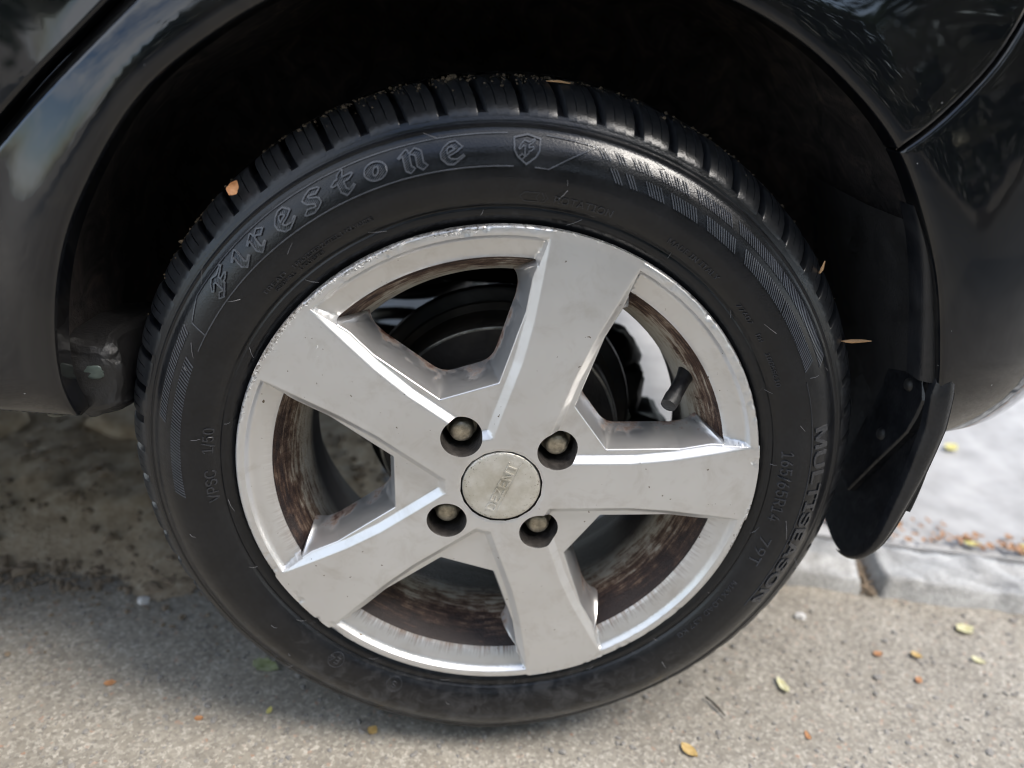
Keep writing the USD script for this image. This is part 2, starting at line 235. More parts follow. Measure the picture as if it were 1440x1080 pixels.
mat('soil', {'g': G, 'n': noise(45, 5, 0.7), 'c': ramp((0.3, (0.26, 0.195, 0.125)), (0.5, (0.40, 0.315, 0.215)), (0.72, (0.52, 0.44, 0.33))), 'nb': noise(240, 4, 0.7), 'b': ('bump', {'strength': 1.0, 'distance': 0.003}), 'p': ('principled_bsdf', {'roughness': 0.95})},
    [('g.position', 'n.vector'), ('n.fac', 'c.fac'), ('c.color', 'p.base_color'), ('g.position', 'nb.vector'), ('nb.fac', 'b.height'), ('b.normal', 'p.normal')])
def grains(name, *stops, rough=0.8):
    mat(name, {'g': G, 'c': ramp(*stops), 'p': ('principled_bsdf', {'roughness': rough})}, [('g.random_per_island', 'c.fac'), ('c.color', 'p.base_color')])
grains('grit', (0.0, (0.20, 0.185, 0.165)), (0.3, (0.30, 0.28, 0.245)), (0.6, (0.36, 0.345, 0.30)), (0.85, (0.55, 0.53, 0.48)), (0.955, (0.60, 0.58, 0.54)), (0.98, (0.36, 0.15, 0.08)), (1.0, (0.40, 0.22, 0.10)))
grains('soil_grit', (0.0, (0.20, 0.15, 0.10)), (0.45, (0.36, 0.295, 0.20)), (0.75, (0.46, 0.40, 0.30)), (0.93, (0.60, 0.55, 0.45)), (1.0, (0.45, 0.22, 0.08)))
grains('litter', (0.0, (0.34, 0.19, 0.10)), (0.35, (0.45, 0.27, 0.14)), (0.55, (0.52, 0.40, 0.12)), (0.8, (0.60, 0.52, 0.18)), (1.0, (0.40, 0.30, 0.20)))
def leafmat(name, a, b):
    mat(name, {'g': G, 'n': noise(160, 3, 0.6), 'c': ramp((0.35, a), (0.65, b)), 'd': ('principled_bsdf', {'roughness': 0.6}), 't': ('translucent_bsdf', {}), 'x': ('mix_closure', {'fac': 0.25})},
        [('g.position', 'n.vector'), ('n.fac', 'c.fac'), ('c.color', 'd.base_color'), ('c.color', 't.color'), ('d.BSDF', 'x.closure1'), ('t.BSDF', 'x.closure2')], surface='x.closure')
leafmat('leaf_green', (0.27, 0.31, 0.12), (0.46, 0.48, 0.29)); leafmat('leaf_pale', (0.50, 0.46, 0.22), (0.62, 0.59, 0.40)); leafmat('leaf_ochre', (0.46, 0.30, 0.09), (0.58, 0.42, 0.18)); leafmat('leaf_rust', (0.36, 0.16, 0.06), (0.50, 0.26, 0.12))
leafmat('leaf_yellow', (0.55, 0.50, 0.13), (0.66, 0.60, 0.25))
simple('twig_bark', (0.035, 0.028, 0.022), 0.8); simple('tree_bark', (0.09, 0.07, 0.05), 0.9, 0, 9, 0.4, 0.01, 25); simple('pale_stone', (0.55, 0.53, 0.50), 0.7); simple('straw', (0.46, 0.27, 0.13), 0.6)
mat('foliage', {'g': G, 'c': ramp((0.0, (0.055, 0.095, 0.022)), (0.5, (0.11, 0.175, 0.04)), (1.0, (0.22, 0.27, 0.07))), 'd': ('principled_bsdf', {'roughness': 0.55}), 't': ('translucent_bsdf', {}), 'x': ('mix_closure', {'fac': 0.35})},
    [('g.random_per_island', 'c.fac'), ('c.color', 'd.base_color'), ('c.color', 't.color'), ('d.BSDF', 'x.closure1'), ('t.BSDF', 'x.closure2')], surface='x.closure')

# ------------------------------------------------------------------ ground, kerb, pavement
KA = math.radians(-7.4)                       # the kerb runs a little askew to the car
KO = np.array([0.388, 0.246]); KX = np.array([math.cos(KA), math.sin(KA)]); KY = np.array([-KX[1], KX[0]])
def kerb(u, w, z): u, w, z = np.broadcast_arrays(u, w, z); return np.stack([KO[0] + u * KX[0] + w * KY[0], KO[1] + u * KX[1] + w * KY[1], z], -1)
def spaced(a, b, step, far): 
    mid = np.arange(a, b + step / 2, step); g = np.geomspace(step * 2, far, 22)
    return np.r_[(mid[0] - g)[::-1], mid, mid[-1] + g]
xs, ys = spaced(-0.85, 1.15, 0.0045, 60), spaced(-0.14, 0.34, 0.0045, 60)
X, Y = np.meshgrid(xs, ys); P = np.stack([X, Y, 0 * X], -1)
near = (np.abs(X) < 3) & (np.abs(Y) < 3)
Zg = np.where(near, (fbm(P, 9, 3) - 0.5) * 0.006 + (fbm(P, 150, 3, 5) - 0.5) * 0.0035, 0.0)
Zg -= Zg[near].max() * 0.55
Zg = np.where((np.hypot(X, Y - 0.083) < 0.10), np.minimum(Zg, 0.0), Zg)
road = part(None, 'road', T(np.stack([X, Y, Zg], -1).reshape(-1, 3), grid_faces(len(ys), len(xs))), 'asphalt', True); info(road, kind='structure')
uu, ww = np.r_[-60, -20, np.linspace(-1.4, 4.0, 90), 20, 60], np.r_[np.linspace(0.098, 2.0, 50), 8, 20, 60]
U, Wd = np.meshgrid(uu, ww); pz = 0.017 + (fbm(np.stack([U, Wd, 0 * U], -1), 5, 3) - 0.5) * 0.006
pv = kerb(U, Wd, pz); pv2 = kerb(uu, 0.098, np.full(len(uu), -0.01))
vv = np.vstack([pv.reshape(-1, 3), pv2]); ff = grid_faces(len(ww), len(uu)); nb = len(ww) * len(uu); k = np.arange(len(uu) - 1)
ff = np.vstack([ff, np.stack([nb + k, nb + k + 1, k + 1], 1), np.stack([nb + k, k + 1, k], 1)])
info(part(None, 'pavement', T(vv, ff), 'pavement_stone', 35), kind='structure')
def kerb_stone(u0, u1, label, w0=0.0, w1=0.094, h=0.021, seed=0):
    nu, nw = max(int((u1 - u0) / 0.009), 8), 12
    a = np.linspace(-1, 1, nu); b = np.linspace(-1, 1, nw)
    # closed rounded block: top sheet folded down on all sides
    A, B = np.meshgrid(a, b, indexing='ij')
    du, dw = (1 - np.abs(A)) * (u1 - u0) / 2, (1 - np.abs(B)) * (w1 - w0) / 2
    d = np.minimum(du, dw); r = 0.014
    z = h - np.where(d < r, r - np.sqrt(np.maximum(r * r - (r - d) ** 2, 0)), 0)
    z = np.where(d < 1e-9, -0.012, z)
    u = (u0 + u1) / 2 + A * (u1 - u0) / 2; w = (w0 + w1) / 2 + B * (w1 - w0) / 2
    q = np.stack([u, w, z], -1)
    z = z + np.where(d > 1e-9, (fbm(q, 26, 5, seed) - 0.5) * 0.020 - np.maximum(0, fbm(q, 14, 3, seed + 3) - 0.55) * 0.06, 0)
    w = w + np.where(dw < 0.02, (fbm(q * [1, 0, 0], 14, 3, seed + 8) - 0.5) * 0.024, 0); u = u + np.where(du < 0.02, (fbm(q * [0, 1, 0], 25, 3, seed + 5) - 0.5) * 0.014, 0)
    loc = kerb((u0 + u1) / 2, (w0 + w1) / 2, 0.0)
    t = thing('kerb_stone', label, 'kerb stone', loc)
    part(t, 'block', orient(T(kerb(u, w, z).reshape(-1, 3) - loc, grid_faces(nu, nw)), (0, 0, 5)), 'granite', 60)
kerb_stone(-0.42, 0.094, 'short pale granite kerb stone low behind the tyre, left of the mossy joint', seed=1)
kerb_stone(0.107, 0.66, 'long pale granite kerb stone right of the joint, behind the mud flap', seed=2)
kerb_stone(0.675, 1.30, 'granite kerb stone running out of the frame at the right edge', seed=3)

def pebble_field(pts, sizes, seed, flat=0.6):
    r = np.random.default_rng(seed); base = trimesh.creation.icosphere(0); V, F = [], []
    for i, (p, s) in enumerate(zip(pts, sizes)):
        v = base.vertices * (1 + r.uniform(-.3, .3, (12, 1))); a = r.uniform(0, 6.28); ca, sa = math.cos(a), math.sin(a)
        v = v * [s * r.uniform(.8, 1.5), s, s * flat]; v = v @ np.array([[ca, sa, 0], [-sa, ca, 0], [0, 0, 1]])
        V.append(v + p + [0, 0, s * flat * 0.35]); F.append(base.faces + 12 * i)
    return T(np.vstack(V), np.vstack(F))
def road_z(x, y):
    i = np.clip(np.searchsorted(ys, y), 0, len(ys) - 1); j = np.clip(np.searchsorted(xs, x), 0, len(xs) - 1); return Zg[i, j]
n = 5200; px, py = rng.uniform(-0.75, 1.0, n), rng.uniform(-0.12, 0.23, n); pp = np.stack([px, py, road_z(px, py)], -1)
info(part(None, 'road_grit', pebble_field(pp, rng.gamma(3.0, 0.00038, n), 3), 'grit', False), label='loose pale grit and small stones scattered on the grey asphalt', cat='grit', kind='stuff')
# soil and rubble under the car, left of the tyre
xs2, ys2 = np.linspace(-1.6, -0.06, 150), np.linspace(0.17, 0.95, 80); X2, Y2 = np.meshgrid(xs2, ys2)
P2 = np.stack([X2, Y2, 0 * X2], -1); edge = np.clip((Y2 - 0.185 - 0.13 * (fbm(P2, 9, 4, 3) - 0.5)) / 0.16, 0, 1) * np.clip((-0.06 - X2) / 0.12, 0, 1)
Z2 = -0.008 + 0.046 * edge + edge * (fbm(P2, 26, 4, 2) - 0.5) * 0.022
soil = part(None, 'soil', T(np.stack([X2, Y2, Z2], -1).reshape(-1, 3), grid_faces(80, 150)), 'soil', True); info(soil, kind='structure')
n = 3000; px, py = rng.uniform(-1.1, -0.12, n), np.r_[0.19 + 0.5 * rng.beta(1.1, 2.0, 1800), 0.235 - np.abs(rng.normal(0, .045, 1200))]
i2, j2 = np.clip(((py - 0.17) / 0.78 * 79).astype(int), 0, 79), np.clip(((px + 1.6) / 1.54 * 149).astype(int), 0, 149)
info(part(None, 'gravel', pebble_field(np.stack([px, py, np.where(py < .19, 0.0, np.maximum(Z2[i2, j2], -0.002))], -1), rng.gamma(3.0, 0.0009, n) * np.where(py < .19, .55, 1), 5, 0.7), 'soil_grit', False), label='brown gravel and crumbs of soil in the shade under the car', cat='gravel', kind='stuff')
def lump(name, label, ctgr, x, y, z, s, m, seed, group=None):
    b = trimesh.creation.icosphere(3); v = b.vertices; v = v * (1 + (fbm(v + seed * 3.3, 1.6, 3, seed) - 0.5)[:, None] * 0.7); v = v * s
    t = thing(name, label, ctgr, (x, y, z), group); part(t, 'block', T(v, b.faces), m, True)
for k, (x, y, s, lab) in enumerate([(-0.66, 0.47, (.055, .05, .026), 'brown rough lump of stone under the sill, leftmost of three'), (-0.47, 0.50, (.085, .06, .03), 'largest rough lump of stone under the car, left of the tyre'), (-0.36, 0.40, (.05, .035, .02), 'small brown lump of stone close to the left edge of the tyre')]):
    lump('rubble_stone', lab, 'stone', x, y, 0.03, s, 'soil', k + 1)

def leaf_mesh(L, Wd_, curl=0.15, seed=0, n=9):
    r = np.random.default_rng(seed); t = np.linspace(0, 1, n); w = Wd_ / 2 * np.sin(np.pi * t ** 0.85) ** 0.8 * (1 + 0.18 * r.uniform(-1, 1, n)); V = []
    for sgn in (-1, -.5, 0, .5, 1): V.append(np.stack([(t - .5) * L, sgn * w, curl * L * ((2 * t - 1) ** 2 * r.uniform(.2, .6)) + abs(sgn) * w * r.uniform(.1, .5)], -1))
    v = np.stack(V, 1).reshape(-1, 3); m = T(np.vstack([v, v - [0, 0, 0.0004]]), np.vstack([grid_faces(n, 5), grid_faces(n, 5)[:, ::-1] + len(v)])); return m
def leaf(label, x, y, L, w, rot, m, seed, z=None, tilt=0.0, group=None, name='fallen_leaf', ctg='leaf'):
    zz_ = (road_z(x, y) if z is None else z) + 0.0015
    t = thing(name, label, ctg, (x, y, zz_), group); me = leaf_mesh(L * .85, w * .85, .28, seed=seed)
    me.apply_transform(trimesh.transformations.euler_matrix(tilt, 0, math.radians(rot))); part(t, 'blade', me, m, True)
leaf('mottled green leaf lying on the asphalt at the lower left of the tyre', -0.206, 0.088, 0.033, 0.020, -18, 'leaf_green', 1)
leaf('pale yellow leaf on the asphalt below the right-hand kerb stone', 0.578, 0.183, 0.028, 0.020, 10, 'leaf_pale', 2)
leaf('narrow pale leaf lying upright on the road, right of the tyre bottom', 0.319, 0.086, 0.026, 0.012, 100, 'leaf_pale', 3)
leaf('round rust-brown leaf scrap on the road, left of the two orange scraps', 0.448, 0.137, 0.014, 0.010, 20, 'leaf_rust', 4)
leaf('ochre leaf scrap on the road, upper one of the two right of the brown scrap', 0.492, 0.136, 0.015, 0.011, -30, 'leaf_ochre', 5)
leaf('orange leaf scrap on the road, lower one of the two right of the brown scrap', 0.475, 0.100, 0.013, 0.008, 40, 'leaf_rust', 6)
leaf('pale curled leaf scrap on the road close to the right edge of the picture', 0.562, 0.132, 0.017, 0.010, -35, 'leaf_pale', 7)
leaf('small orange-yellow leaf scrap on the asphalt below the tyre', -0.093, 0.017, 0.012, 0.010, 60, 'leaf_ochre', 8)
leaf('tan leaf scrap at the bottom edge of the picture, beside the twig', 0.199, 0.004, 0.022, 0.012, -50, 'leaf_ochre', 9)
leaf('slim orange leaf scrap near the bottom edge, right of the twig', 0.321, 0.024, 0.013, 0.006, 95, 'leaf_rust', 10)
leaf('reddish leaf scrap on the asphalt at the far lower left', -0.343, 0.062, 0.013, 0.008, 15, 'leaf_rust', 11)
leaf('tiny yellow leaf scrap on the asphalt in the lower left, below the green leaf', -0.19, 0.035, 0.010, 0.006, 75, 'leaf_yellow', 12)
leaf('tiny red leaf scrap on the asphalt at lower left, near the bottom edge', -0.25, 0.025, 0.010, 0.006, 10, 'leaf_rust', 13)
leaf('orange leaf in the shade under the sill at the left edge', -0.70, 0.545, 0.035, 0.022, 20, 'leaf_ochre', 14, z=0.045)
leaf('orange leaf under the car, seen through the left opening of the wheel', -0.055, 0.60, 0.05, 0.03, 20, 'leaf_rust', 15, z=0.020)
leaf('bright yellow leaf in the litter behind the kerb, nearest the right edge', 0.74, 0.315, 0.030, 0.024, 25, 'leaf_yellow', 16, z=0.022)
leaf('bright yellow leaf in the litter behind the kerb, left of the brightest one', 0.665, 0.322, 0.026, 0.017, -15, 'leaf_yellow', 17, z=0.022)
leaf('yellow leaf on the pale pavement, well beyond the kerb', 0.80, 0.60, 0.035, 0.022, 30, 'leaf_yellow', 18, z=0.020)
leaf('pale yellow leaf on the pavement just above the litter, close to the mud flap', 0.60, 0.45, 0.03, 0.018, -20, 'leaf_yellow', 19, z=0.020)
t = thing('twig', 'thin dark twig lying on the road below the right of the tyre', 'twig', (0.238, 0.055, 0.002)); part(t, 'stem', tube(np.array([[-0.006, 0.012, 0], [-0.001, 0.003, .001], [0.003, -0.004, .001], [0.007, -0.012, 0]]), [0.0008, 0.0011, 0.0012, 0.0006]), 'twig_bark', True)
for k, (x, y, lab) in enumerate([(0.381, 0.193, 'small white pebble on the road between tyre and kerb stone'), (-0.083, 0.047, 'small pale pebble close to the foot of the tyre'), (-0.355, 0.175, 'pale pebble at the far left, where the shade of the car begins')]):
    lump('pebble', lab, 'pebble', x, y, road_z(x, y) + 0.002, np.array((.0065, .005, .004)) * (1 if k != 1 else .8), 'pale_stone', 9 + k)
V, F = [], []                                  # litter in the joint behind the kerb
for i in range(420):
    u, w = rng.uniform(-0.1, 1.5), 0.105 + abs(rng.normal(0, 0.022)); L = rng.uniform(.005, .015); me = leaf_mesh(L, L * rng.uniform(.4, .8), .3, i, 5)
    me.apply_transform(trimesh.transformations.euler_matrix(rng.normal(0, .18), rng.normal(0, .18), rng.uniform(0, 6.28))); V.append(me.vertices + kerb(u, w, 0.021 + rng.uniform(0, .006))); F.append(me.faces + sum(map(len, V[:-1])))
info(part(None, 'leaf_litter', T(np.vstack(V), np.vstack(F)), 'litter', False), label='brown and yellow leaf litter gathered along the back of the kerb', cat='leaf litter', kind='stuff')
V, F = [], []                                  # moss in the kerb joint
for i in range(260):
    me = trimesh.creation.icosphere(0); me.apply_scale(rng.uniform(.0008, .0024)); V.append(me.vertices + kerb(0.1 + rng.normal(0, .0045), rng.uniform(0.002, 0.09), rng.uniform(-.002, .005))); F.append(me.faces + 12 * i)
info(part(None, 'joint_moss', T(np.vstack(V), np.vstack(F)), 'soil_grit', False), label='greenish moss and crumbs filling the joint between two kerb stones', cat='moss', kind='stuff')

# ------------------------------------------------------------------ the car
car = thing('car', 'black car parked close to the kerb, its left rear wheel filling the picture', 'car')

# --- body surface: s runs along the flank (x, then round the rear corner), z up
LIP = np.array([(-.300, -.01), (-.3015, .012), (-.303, .041), (-.305, .070), (-.303, .101), (-.296, .136), (-.285, .169), (-.264, .209), (-.230, .256), (-.192, .288), (-.156, .311), (-.10, .333), (-.035, .345), (.035, .346), (.103, .335), (.150, .317), (.187, .295), (.226, .263), (.254, .226), (.280, .180), (.301, .124), (.316, .075), (.3215, .045), (.323, .0), (.322, -.01)])
lip = smoothcurve(LIP, 260) + [0, HUB]
liptree = cKDTree(smoothcurve(LIP, 9000) + [0, HUB])
def xs_of(s):
    s = np.asarray(s, float); a, b = 0.235, 0.30
    th = np.linspace(0, np.pi / 2, 6000); ex, ey = 0.30 + a * np.sin(th), b * (1 - np.cos(th)); L = np.r_[0, np.cumsum(np.hypot(np.diff(ex), np.diff(ey)))]
    e = np.maximum(s - 0.30, 0)
    x = np.where(s < 0.30, s, np.interp(e, L, ex)); y = np.where(s < 0.30, 0, np.interp(e, L, ey)); ext = np.maximum(e - L[-1], 0)
    t = np.interp(e, L, th)
    return x, y + ext, np.stack([np.sin(t), -np.cos(t)], -1)
from scipy.interpolate import PchipInterpolator
FLARE = PchipInterpolator([0, .005, .012, .019, .046, .058, .085, .20, .40, .9], [0.0, -.0025, -.0030, -.0020, .0075, .0098, .0108, .0120, .013, .014])
def body(sz, inset=0.0):
    s, z = sz[:, 0], sz[:, 1]; x, y, nrm = xs_of(s)
    sc = np.where(s < .30, s, .30 + .06 * (1 - np.exp(-np.maximum(s - .30, 0) / .06))); d = liptree.query(np.stack([sc, z], -1))[0]
    inward = FLARE(np.minimum(d, .8)) * np.clip((z - HUB - 0.02) / 0.12, 0.12, 1)
    q_ = np.clip((s + .06) / .26, 0, 1); inward = inward * (1 - .78 * q_ * q_ * (3 - 2 * q_))
    inward = inward + 0.16 * np.maximum(z - 0.62, 0) ** 1.5 + np.where(s > 0.2, np.maximum(0.405 - z, 0) ** 2 * 5.0, np.maximum(0.350 - z, 0) ** 2 * 9.0)
    inward = inward - 0.006 + inset
    return np.stack([x - nrm[:, 0] * inward, y - nrm[:, 1] * inward, z], -1)
def panel(poly, step=0.009, fine=0.0035, depth=0.016, rnd=0.0028):
    """A pressed sheet over the outline poly (in s, z) with rolled edges turned inwards."""
    ring = np.array(poly.exterior.segmentize(fine).coords)[:-1]; ring0 = ring
    offs = [np.array(g.exterior.segmentize(fine * 1.3).coords)[:-1] for d in (0.0016, 0.0035, 0.008) for g in getattr(poly.buffer(-d, join_style=2), 'geoms', [poly.buffer(-d, join_style=2)]) if not g.is_empty]
    feat = np.vstack([ring] + offs)
    x0, z0, x1, z1 = poly.bounds; gx, gz = np.meshgrid(np.arange(x0, x1, step), np.arange(z0, z1, step)); g = np.stack([gx.ravel(), gz.ravel()], -1)
    g = g[shapely.contains_xy(poly, g[:, 0], g[:, 1])]; g = g[cKDTree(feat).query(g)[0] > step * 0.5]
    pts = np.vstack([feat, g]); tri = Delaunay(pts).simplices; c = pts[tri].mean(1); tri = tri[shapely.contains_xy(poly, c[:, 0], c[:, 1])]
    dist = cKDTree(ring).query(pts)[0]; rr = np.clip(dist, 0, rnd); inset = rnd - np.sqrt(np.maximum(rnd ** 2 - (rnd - rr) ** 2, 0))
    v = np.stack([pts[:, 0], pts[:, 1]], -1); base = body(v, 0); push = body(v, 1.0) - base; v3 = base + push * inset[:, None]
    m = len(pts); nr = len(ring); back = v3[:nr] + push[:nr] * depth; k = np.arange(nr)
    f = np.vstack([tri, np.stack([k, (k + 1) % nr, m + (k + 1) % nr], 1), np.stack([k, m + (k + 1) % nr, m + k], 1)])
    mesh = T(np.vstack([v3, back]), f); a = mesh.triangles[:len(tri)]; nn = np.cross(a[:, 1] - a[:, 0], a[:, 2] - a[:, 0]); flipm = (nn * -push[tri[:, 0]]).sum(1) < 0
    f[:len(tri)][flipm] = f[:len(tri)][flipm][:, ::-1]
    h_ = .0040; n_ = np.cross(body(v + [h_, 0]) - body(v - [h_, 0]), body(v + [0, h_]) - body(v - [0, h_])); n_ /= np.linalg.norm(n_, axis=1, keepdims=True); n_ *= -np.sign((n_ * push).sum(1))[:, None]
    mesh = T(np.vstack([v3, back]), f); vn = np.array(mesh.vertex_normals); k_ = np.clip((dist - .0030) / .002, 0, 1)[:, None]; vn[:m] = n_ * k_ + vn[:m] * (1 - k_)
    e_ = np.vstack([f[len(tri):]]); dup = np.arange(nr) + m + nr       # the turned-in edge keeps its own normals
    e2 = np.where(e_ < nr, e_ + m + nr, e_); allv = np.vstack([v3, back, v3[:nr]]); alln = np.vstack([vn, vn[:nr]]); wm = T(allv, e2); alln[m:] = wm.vertex_normals[m:]
    return allv, np.vstack([f[:len(tri)], e2]), alln
ZB = 0.3135                                    # lower edge of the sill
gapA = np.array([(-1.0, -.30), (-.62, -.06), (-.40, .135), (-.319, .222), (-.290, .251), (-.263, .276), (-.232, .305), (-.18, .358), (-.10, .47), (-.06, .66)]) + [0, HUB]
seam = np.array([(.230, .266), (.243, .2785), (.258, .296), (.272, .318), (.281, .345), (.288, .39), (.30, .47), (.42, .52), (.9, .56)]) + [0, HUB]
g1 = smoothcurve(gapA, 120); sm = smoothcurve(seam, 90)
big = sbox(-.9, ZB, .80, .93)
arch = Polygon(np.vstack([lip, [(.322, -.3), (-.30, -.3)]])).buffer(0)
door = big.intersection(Polygon(np.vstack([g1 + [-.0065, .0065], [(-.06, 1.3), (-1.6, 1.3), (-1.6, -.1)]])).buffer(0))
below = sm - [-.0011, .0013]
bumpm = Polygon(np.vstack([np.array([(.18, .20)]) + [0, HUB], below, [(1.2, .0), (.05, .0)]])).buffer(0)
bumper_bottom = smoothcurve(np.array([(.30, .035), (.34, .05), (.40, .055), (.46, .07), (.55, .075), (.9, .08)]) + [0, HUB], 60)
bumper = big.intersection(bumpm).difference(arch).difference(Polygon(np.vstack([bumper_bottom, [(.9, -.2), (.30, -.2)]])).buffer(0))
qpanel = big.difference(arch).difference(Polygon(np.vstack([g1, [(-.06, 1.3), (-1.6, 1.3), (-1.6, -.1)]])).buffer(0))
qpanel = qpanel.difference(Polygon(np.vstack([np.array([(.16, .18)]) + [0, HUB], sm, [(1.25, -.1), (.0, -.3)]])).buffer(0).intersection(sbox(.14, -1, 2, 2)))
largest = lambda p: max(getattr(p, 'geoms', [p]), key=lambda g: g.area)
raw(car, 'quarter_panel', *panel(largest(qpanel), 0.006), 'black_lacquer')
raw(car, 'rear_door', *panel(largest(door)), 'black_lacquer')
raw(car, 'rear_bumper', *panel(largest(bumper), 0.0045), 'black_lacquer')
# dark rubber seal seen down the door gap
seal = np.array([body(np.array([[a, b]]), 0.020)[0] for a, b in g1]); part(car, 'door_seal', tube(seal[(seal[:, 2] > ZB) & (seal[:, 2] < .92)], 0.009, 8), 'black_plastic', True)
# wheel arch liner: an arch of felt following the lip, with an inner wall
lp = smoothcurve(np.vstack([LIP[2:-3]]), 120) + [0, HUB]
cen = np.array([0.008, HUB + 0.0]); dirv = cen - lp; dirv /= np.linalg.norm(dirv, axis=1, keepdims=True)
rows = []
for yy_, off in [(.010, -.004), (.012, -.009), (.020, -.011), (.05, -.013), (.085, -.012), (.12, -.011), (.155, -.010), (.19, -.008), (.225, -.004), (.24, .006)]:
    q = lp - dirv * (-off) if False else lp + dirv * off
    rib = 0.006 * np.sin(np.arange(len(lp)) / len(lp) * 26) * np.clip((yy_ - .05) / .05, 0, 1)
    q = q + dirv * rib[:, None]
    rows.append(np.stack([q[:, 0], np.full(len(q), yy_), q[:, 1]], -1))
rows = np.array(rows); lin = T(rows.reshape(-1, 3), grid_faces(len(rows), len(lp))); lin.vertices += (fbm(lin.vertices, 30, 3)[:, None] - .5) * [0.006, 0, 0.006]
part(car, 'arch_liner', orient(lin, (0, .1, HUB + .05)), 'liner_felt', True)
iw = Polygon(np.vstack([lp, [(.335, HUB - .03), (.262, HUB - .03), (.25, HUB + .05), (.20, HUB + .10), (-.16, HUB + .10), (-.175, HUB + .0), (-.29, HUB - .03)]])).buffer(0).buffer(.02)
iw = trimesh.creation.extrude_polygon(largest(iw), 0.006, engine='earcut'); iw.vertices = np.stack([iw.vertices[:, 0], 0.24 + iw.vertices[:, 2], iw.vertices[:, 1]], -1); iw.fix_normals()
part(car, 'inner_wing', iw, 'liner_felt', 30)
# plastic splash guard behind the wheel (rear of the arch) with its return edge
gp = np.array([(.264, .215), (.290, .165), (.309, .11), (.323, .06), (.326, .02), (.324, -.01)]) + [0, HUB]; gp = smoothcurve(gp, 40); R_ = []
for yy_, dx in [(.006, .004), (.008, -.001), (.03, -.004), (.07, -.007), (.11, -.004), (.16, .0), (.245, .004)]:
    R_.append(np.stack([gp[:, 0] + dx, np.full(40, yy_), gp[:, 1]], -1))
part(car, 'splash_guard', orient(T(np.array(R_).reshape(-1, 3), grid_faces(7, 40)), (0, 0, HUB)), 'dusty_plastic', True)
gs = smoothcurve(np.array([(.252, .228), (.272, .194), (.289, .155), (.303, .118), (.308, .104)]) + [0, HUB], 30); gw = np.linspace(.3, 1, 30)
R_ = [np.stack([gs[:, 0] + .004 + (a - .004) * gw, np.full(30, b), gs[:, 1]], -1) for a, b in [(.004, .003), (.001, .001), (-.006, .002), (-.011, .006), (-.012, .02)]]
part(car, 'arch_edge_trim', orient(T(np.array(R_).reshape(-1, 3), grid_faces(5, 30)), (0, -1, HUB)), 'black_plastic', True)
# mud flap: a plate across the car with a thick outer rim, screwed through a raised plate
fo = Polygon(smoothcurve(np.array([(.0, .112), (-.003, .085), (-.003, .04), (.0, -.005), (.004, -.033), (.013, -.055), (.028, -.0715), (.048, -.0805), (.080, -.075), (.115, -.058), (.135, -.02), (.135, .03), (.11, .07), (.06, .108), (.025, .116), (.0, .112)]), 160)).buffer(0)
def flap_x(z): return np.interp(z - HUB, [-.09, -.03, .03, .07, .115], [.3065, .3115, .3175, .3195, .3155])
def wall(poly, thick, xf, fine=0.004, bev=0.0012):
    """A plate standing across the car, outline in (y, z), front face toward -x with eased edges."""
    layers, ring = [], np.array(poly.exterior.segmentize(fine).coords)[:-1]
    e = poly.exterior; c = shapely.points(ring); inn = lambda d: np.array([(p.x, p.y) for p in shapely.line_interpolate_point(poly.buffer(-d).exterior, shapely.line_locate_point(poly.buffer(-d).exterior, c))])
    loops = [(ring, thick), (ring, bev), (inn(bev * .5), bev * .3), (inn(bev), 0.0)]
    v = np.vstack([np.stack([xf(l[:, 1]) + o, l[:, 0], l[:, 1]], -1) for l, o in loops]); nrg = len(ring); f = [grid_faces(len(loops), nrg, True)]
    ip = poly.buffer(-bev); gx, gz = np.meshgrid(np.arange(-.05, .2, .006), np.arange(HUB - .15, HUB + .15, .006)); g = np.stack([gx.ravel(), gz.ravel()], -1); g = g[shapely.contains_xy(ip.buffer(-.003), g[:, 0], g[:, 1])]
    pts = np.vstack([loops[-1][0], g]); tri = Delaunay(pts).simplices; cc = pts[tri].mean(1); tri = tri[shapely.contains_xy(ip, cc[:, 0], cc[:, 1])]
    base = (len(loops) - 1) * nrg; v = np.vstack([v, np.stack([xf(g[:, 1]), g[:, 0], g[:, 1]], -1)])
    m = T(v, np.vstack(f + [tri + base])); m.merge_vertices(); m.fix_normals()
    if m.face_normals[np.argmax(-m.triangles_center[:, 0] * 0 + m.area_faces)][0] > 0: m.invert()
    return m
fo2 = affinity.translate(fo, 0, HUB)
flap = part(car, 'mud_flap', wall(fo2, 0.006, flap_x), 'flap_rubber', 35)
plate = Polygon([(.021, .104), (.062, .102), (.070, .06), (.080, -.018), (.060, -.0235), (.040, .018), (.020, .055), (.013, .085)]).buffer(.004).buffer(-.002)
part(flap, 'fixing_plate', wall(affinity.translate(plate, 0, HUB), 0.008, lambda z: flap_x(z) - 0.0085, bev=0.0022), 'flap_rubber', 35)
for y_, z_ in [(.032, .089), (.046, .038)]:
    m = cat([revolve([(0.0001, -.0035), (.0028, -.0033), (.0045, -.002), (.0056, .0), (.0056, .003)], 20)]); m.vertices = (m.vertices - [0, 0, HUB])[:, [1, 0, 2]] + [float(flap_x(HUB + z_)) - 0.008, y_, HUB + z_]
    part(flap, 'screw', orient(m, (-1, y_, HUB)), 'dusty_plastic', 40)
ro = np.array([(.0, .112), (-.003, .085), (-.003, .04), (.0, -.005), (.004, -.033), (.013, -.055), (.028, -.0715), (.044, -.0795)]); ro = smoothcurve(ro, 50)
wd = np.interp(ro[:, 1], [-.083, -.03, .04, .095, .112], [.003, .006, .011, .014, .011])
R_ = []
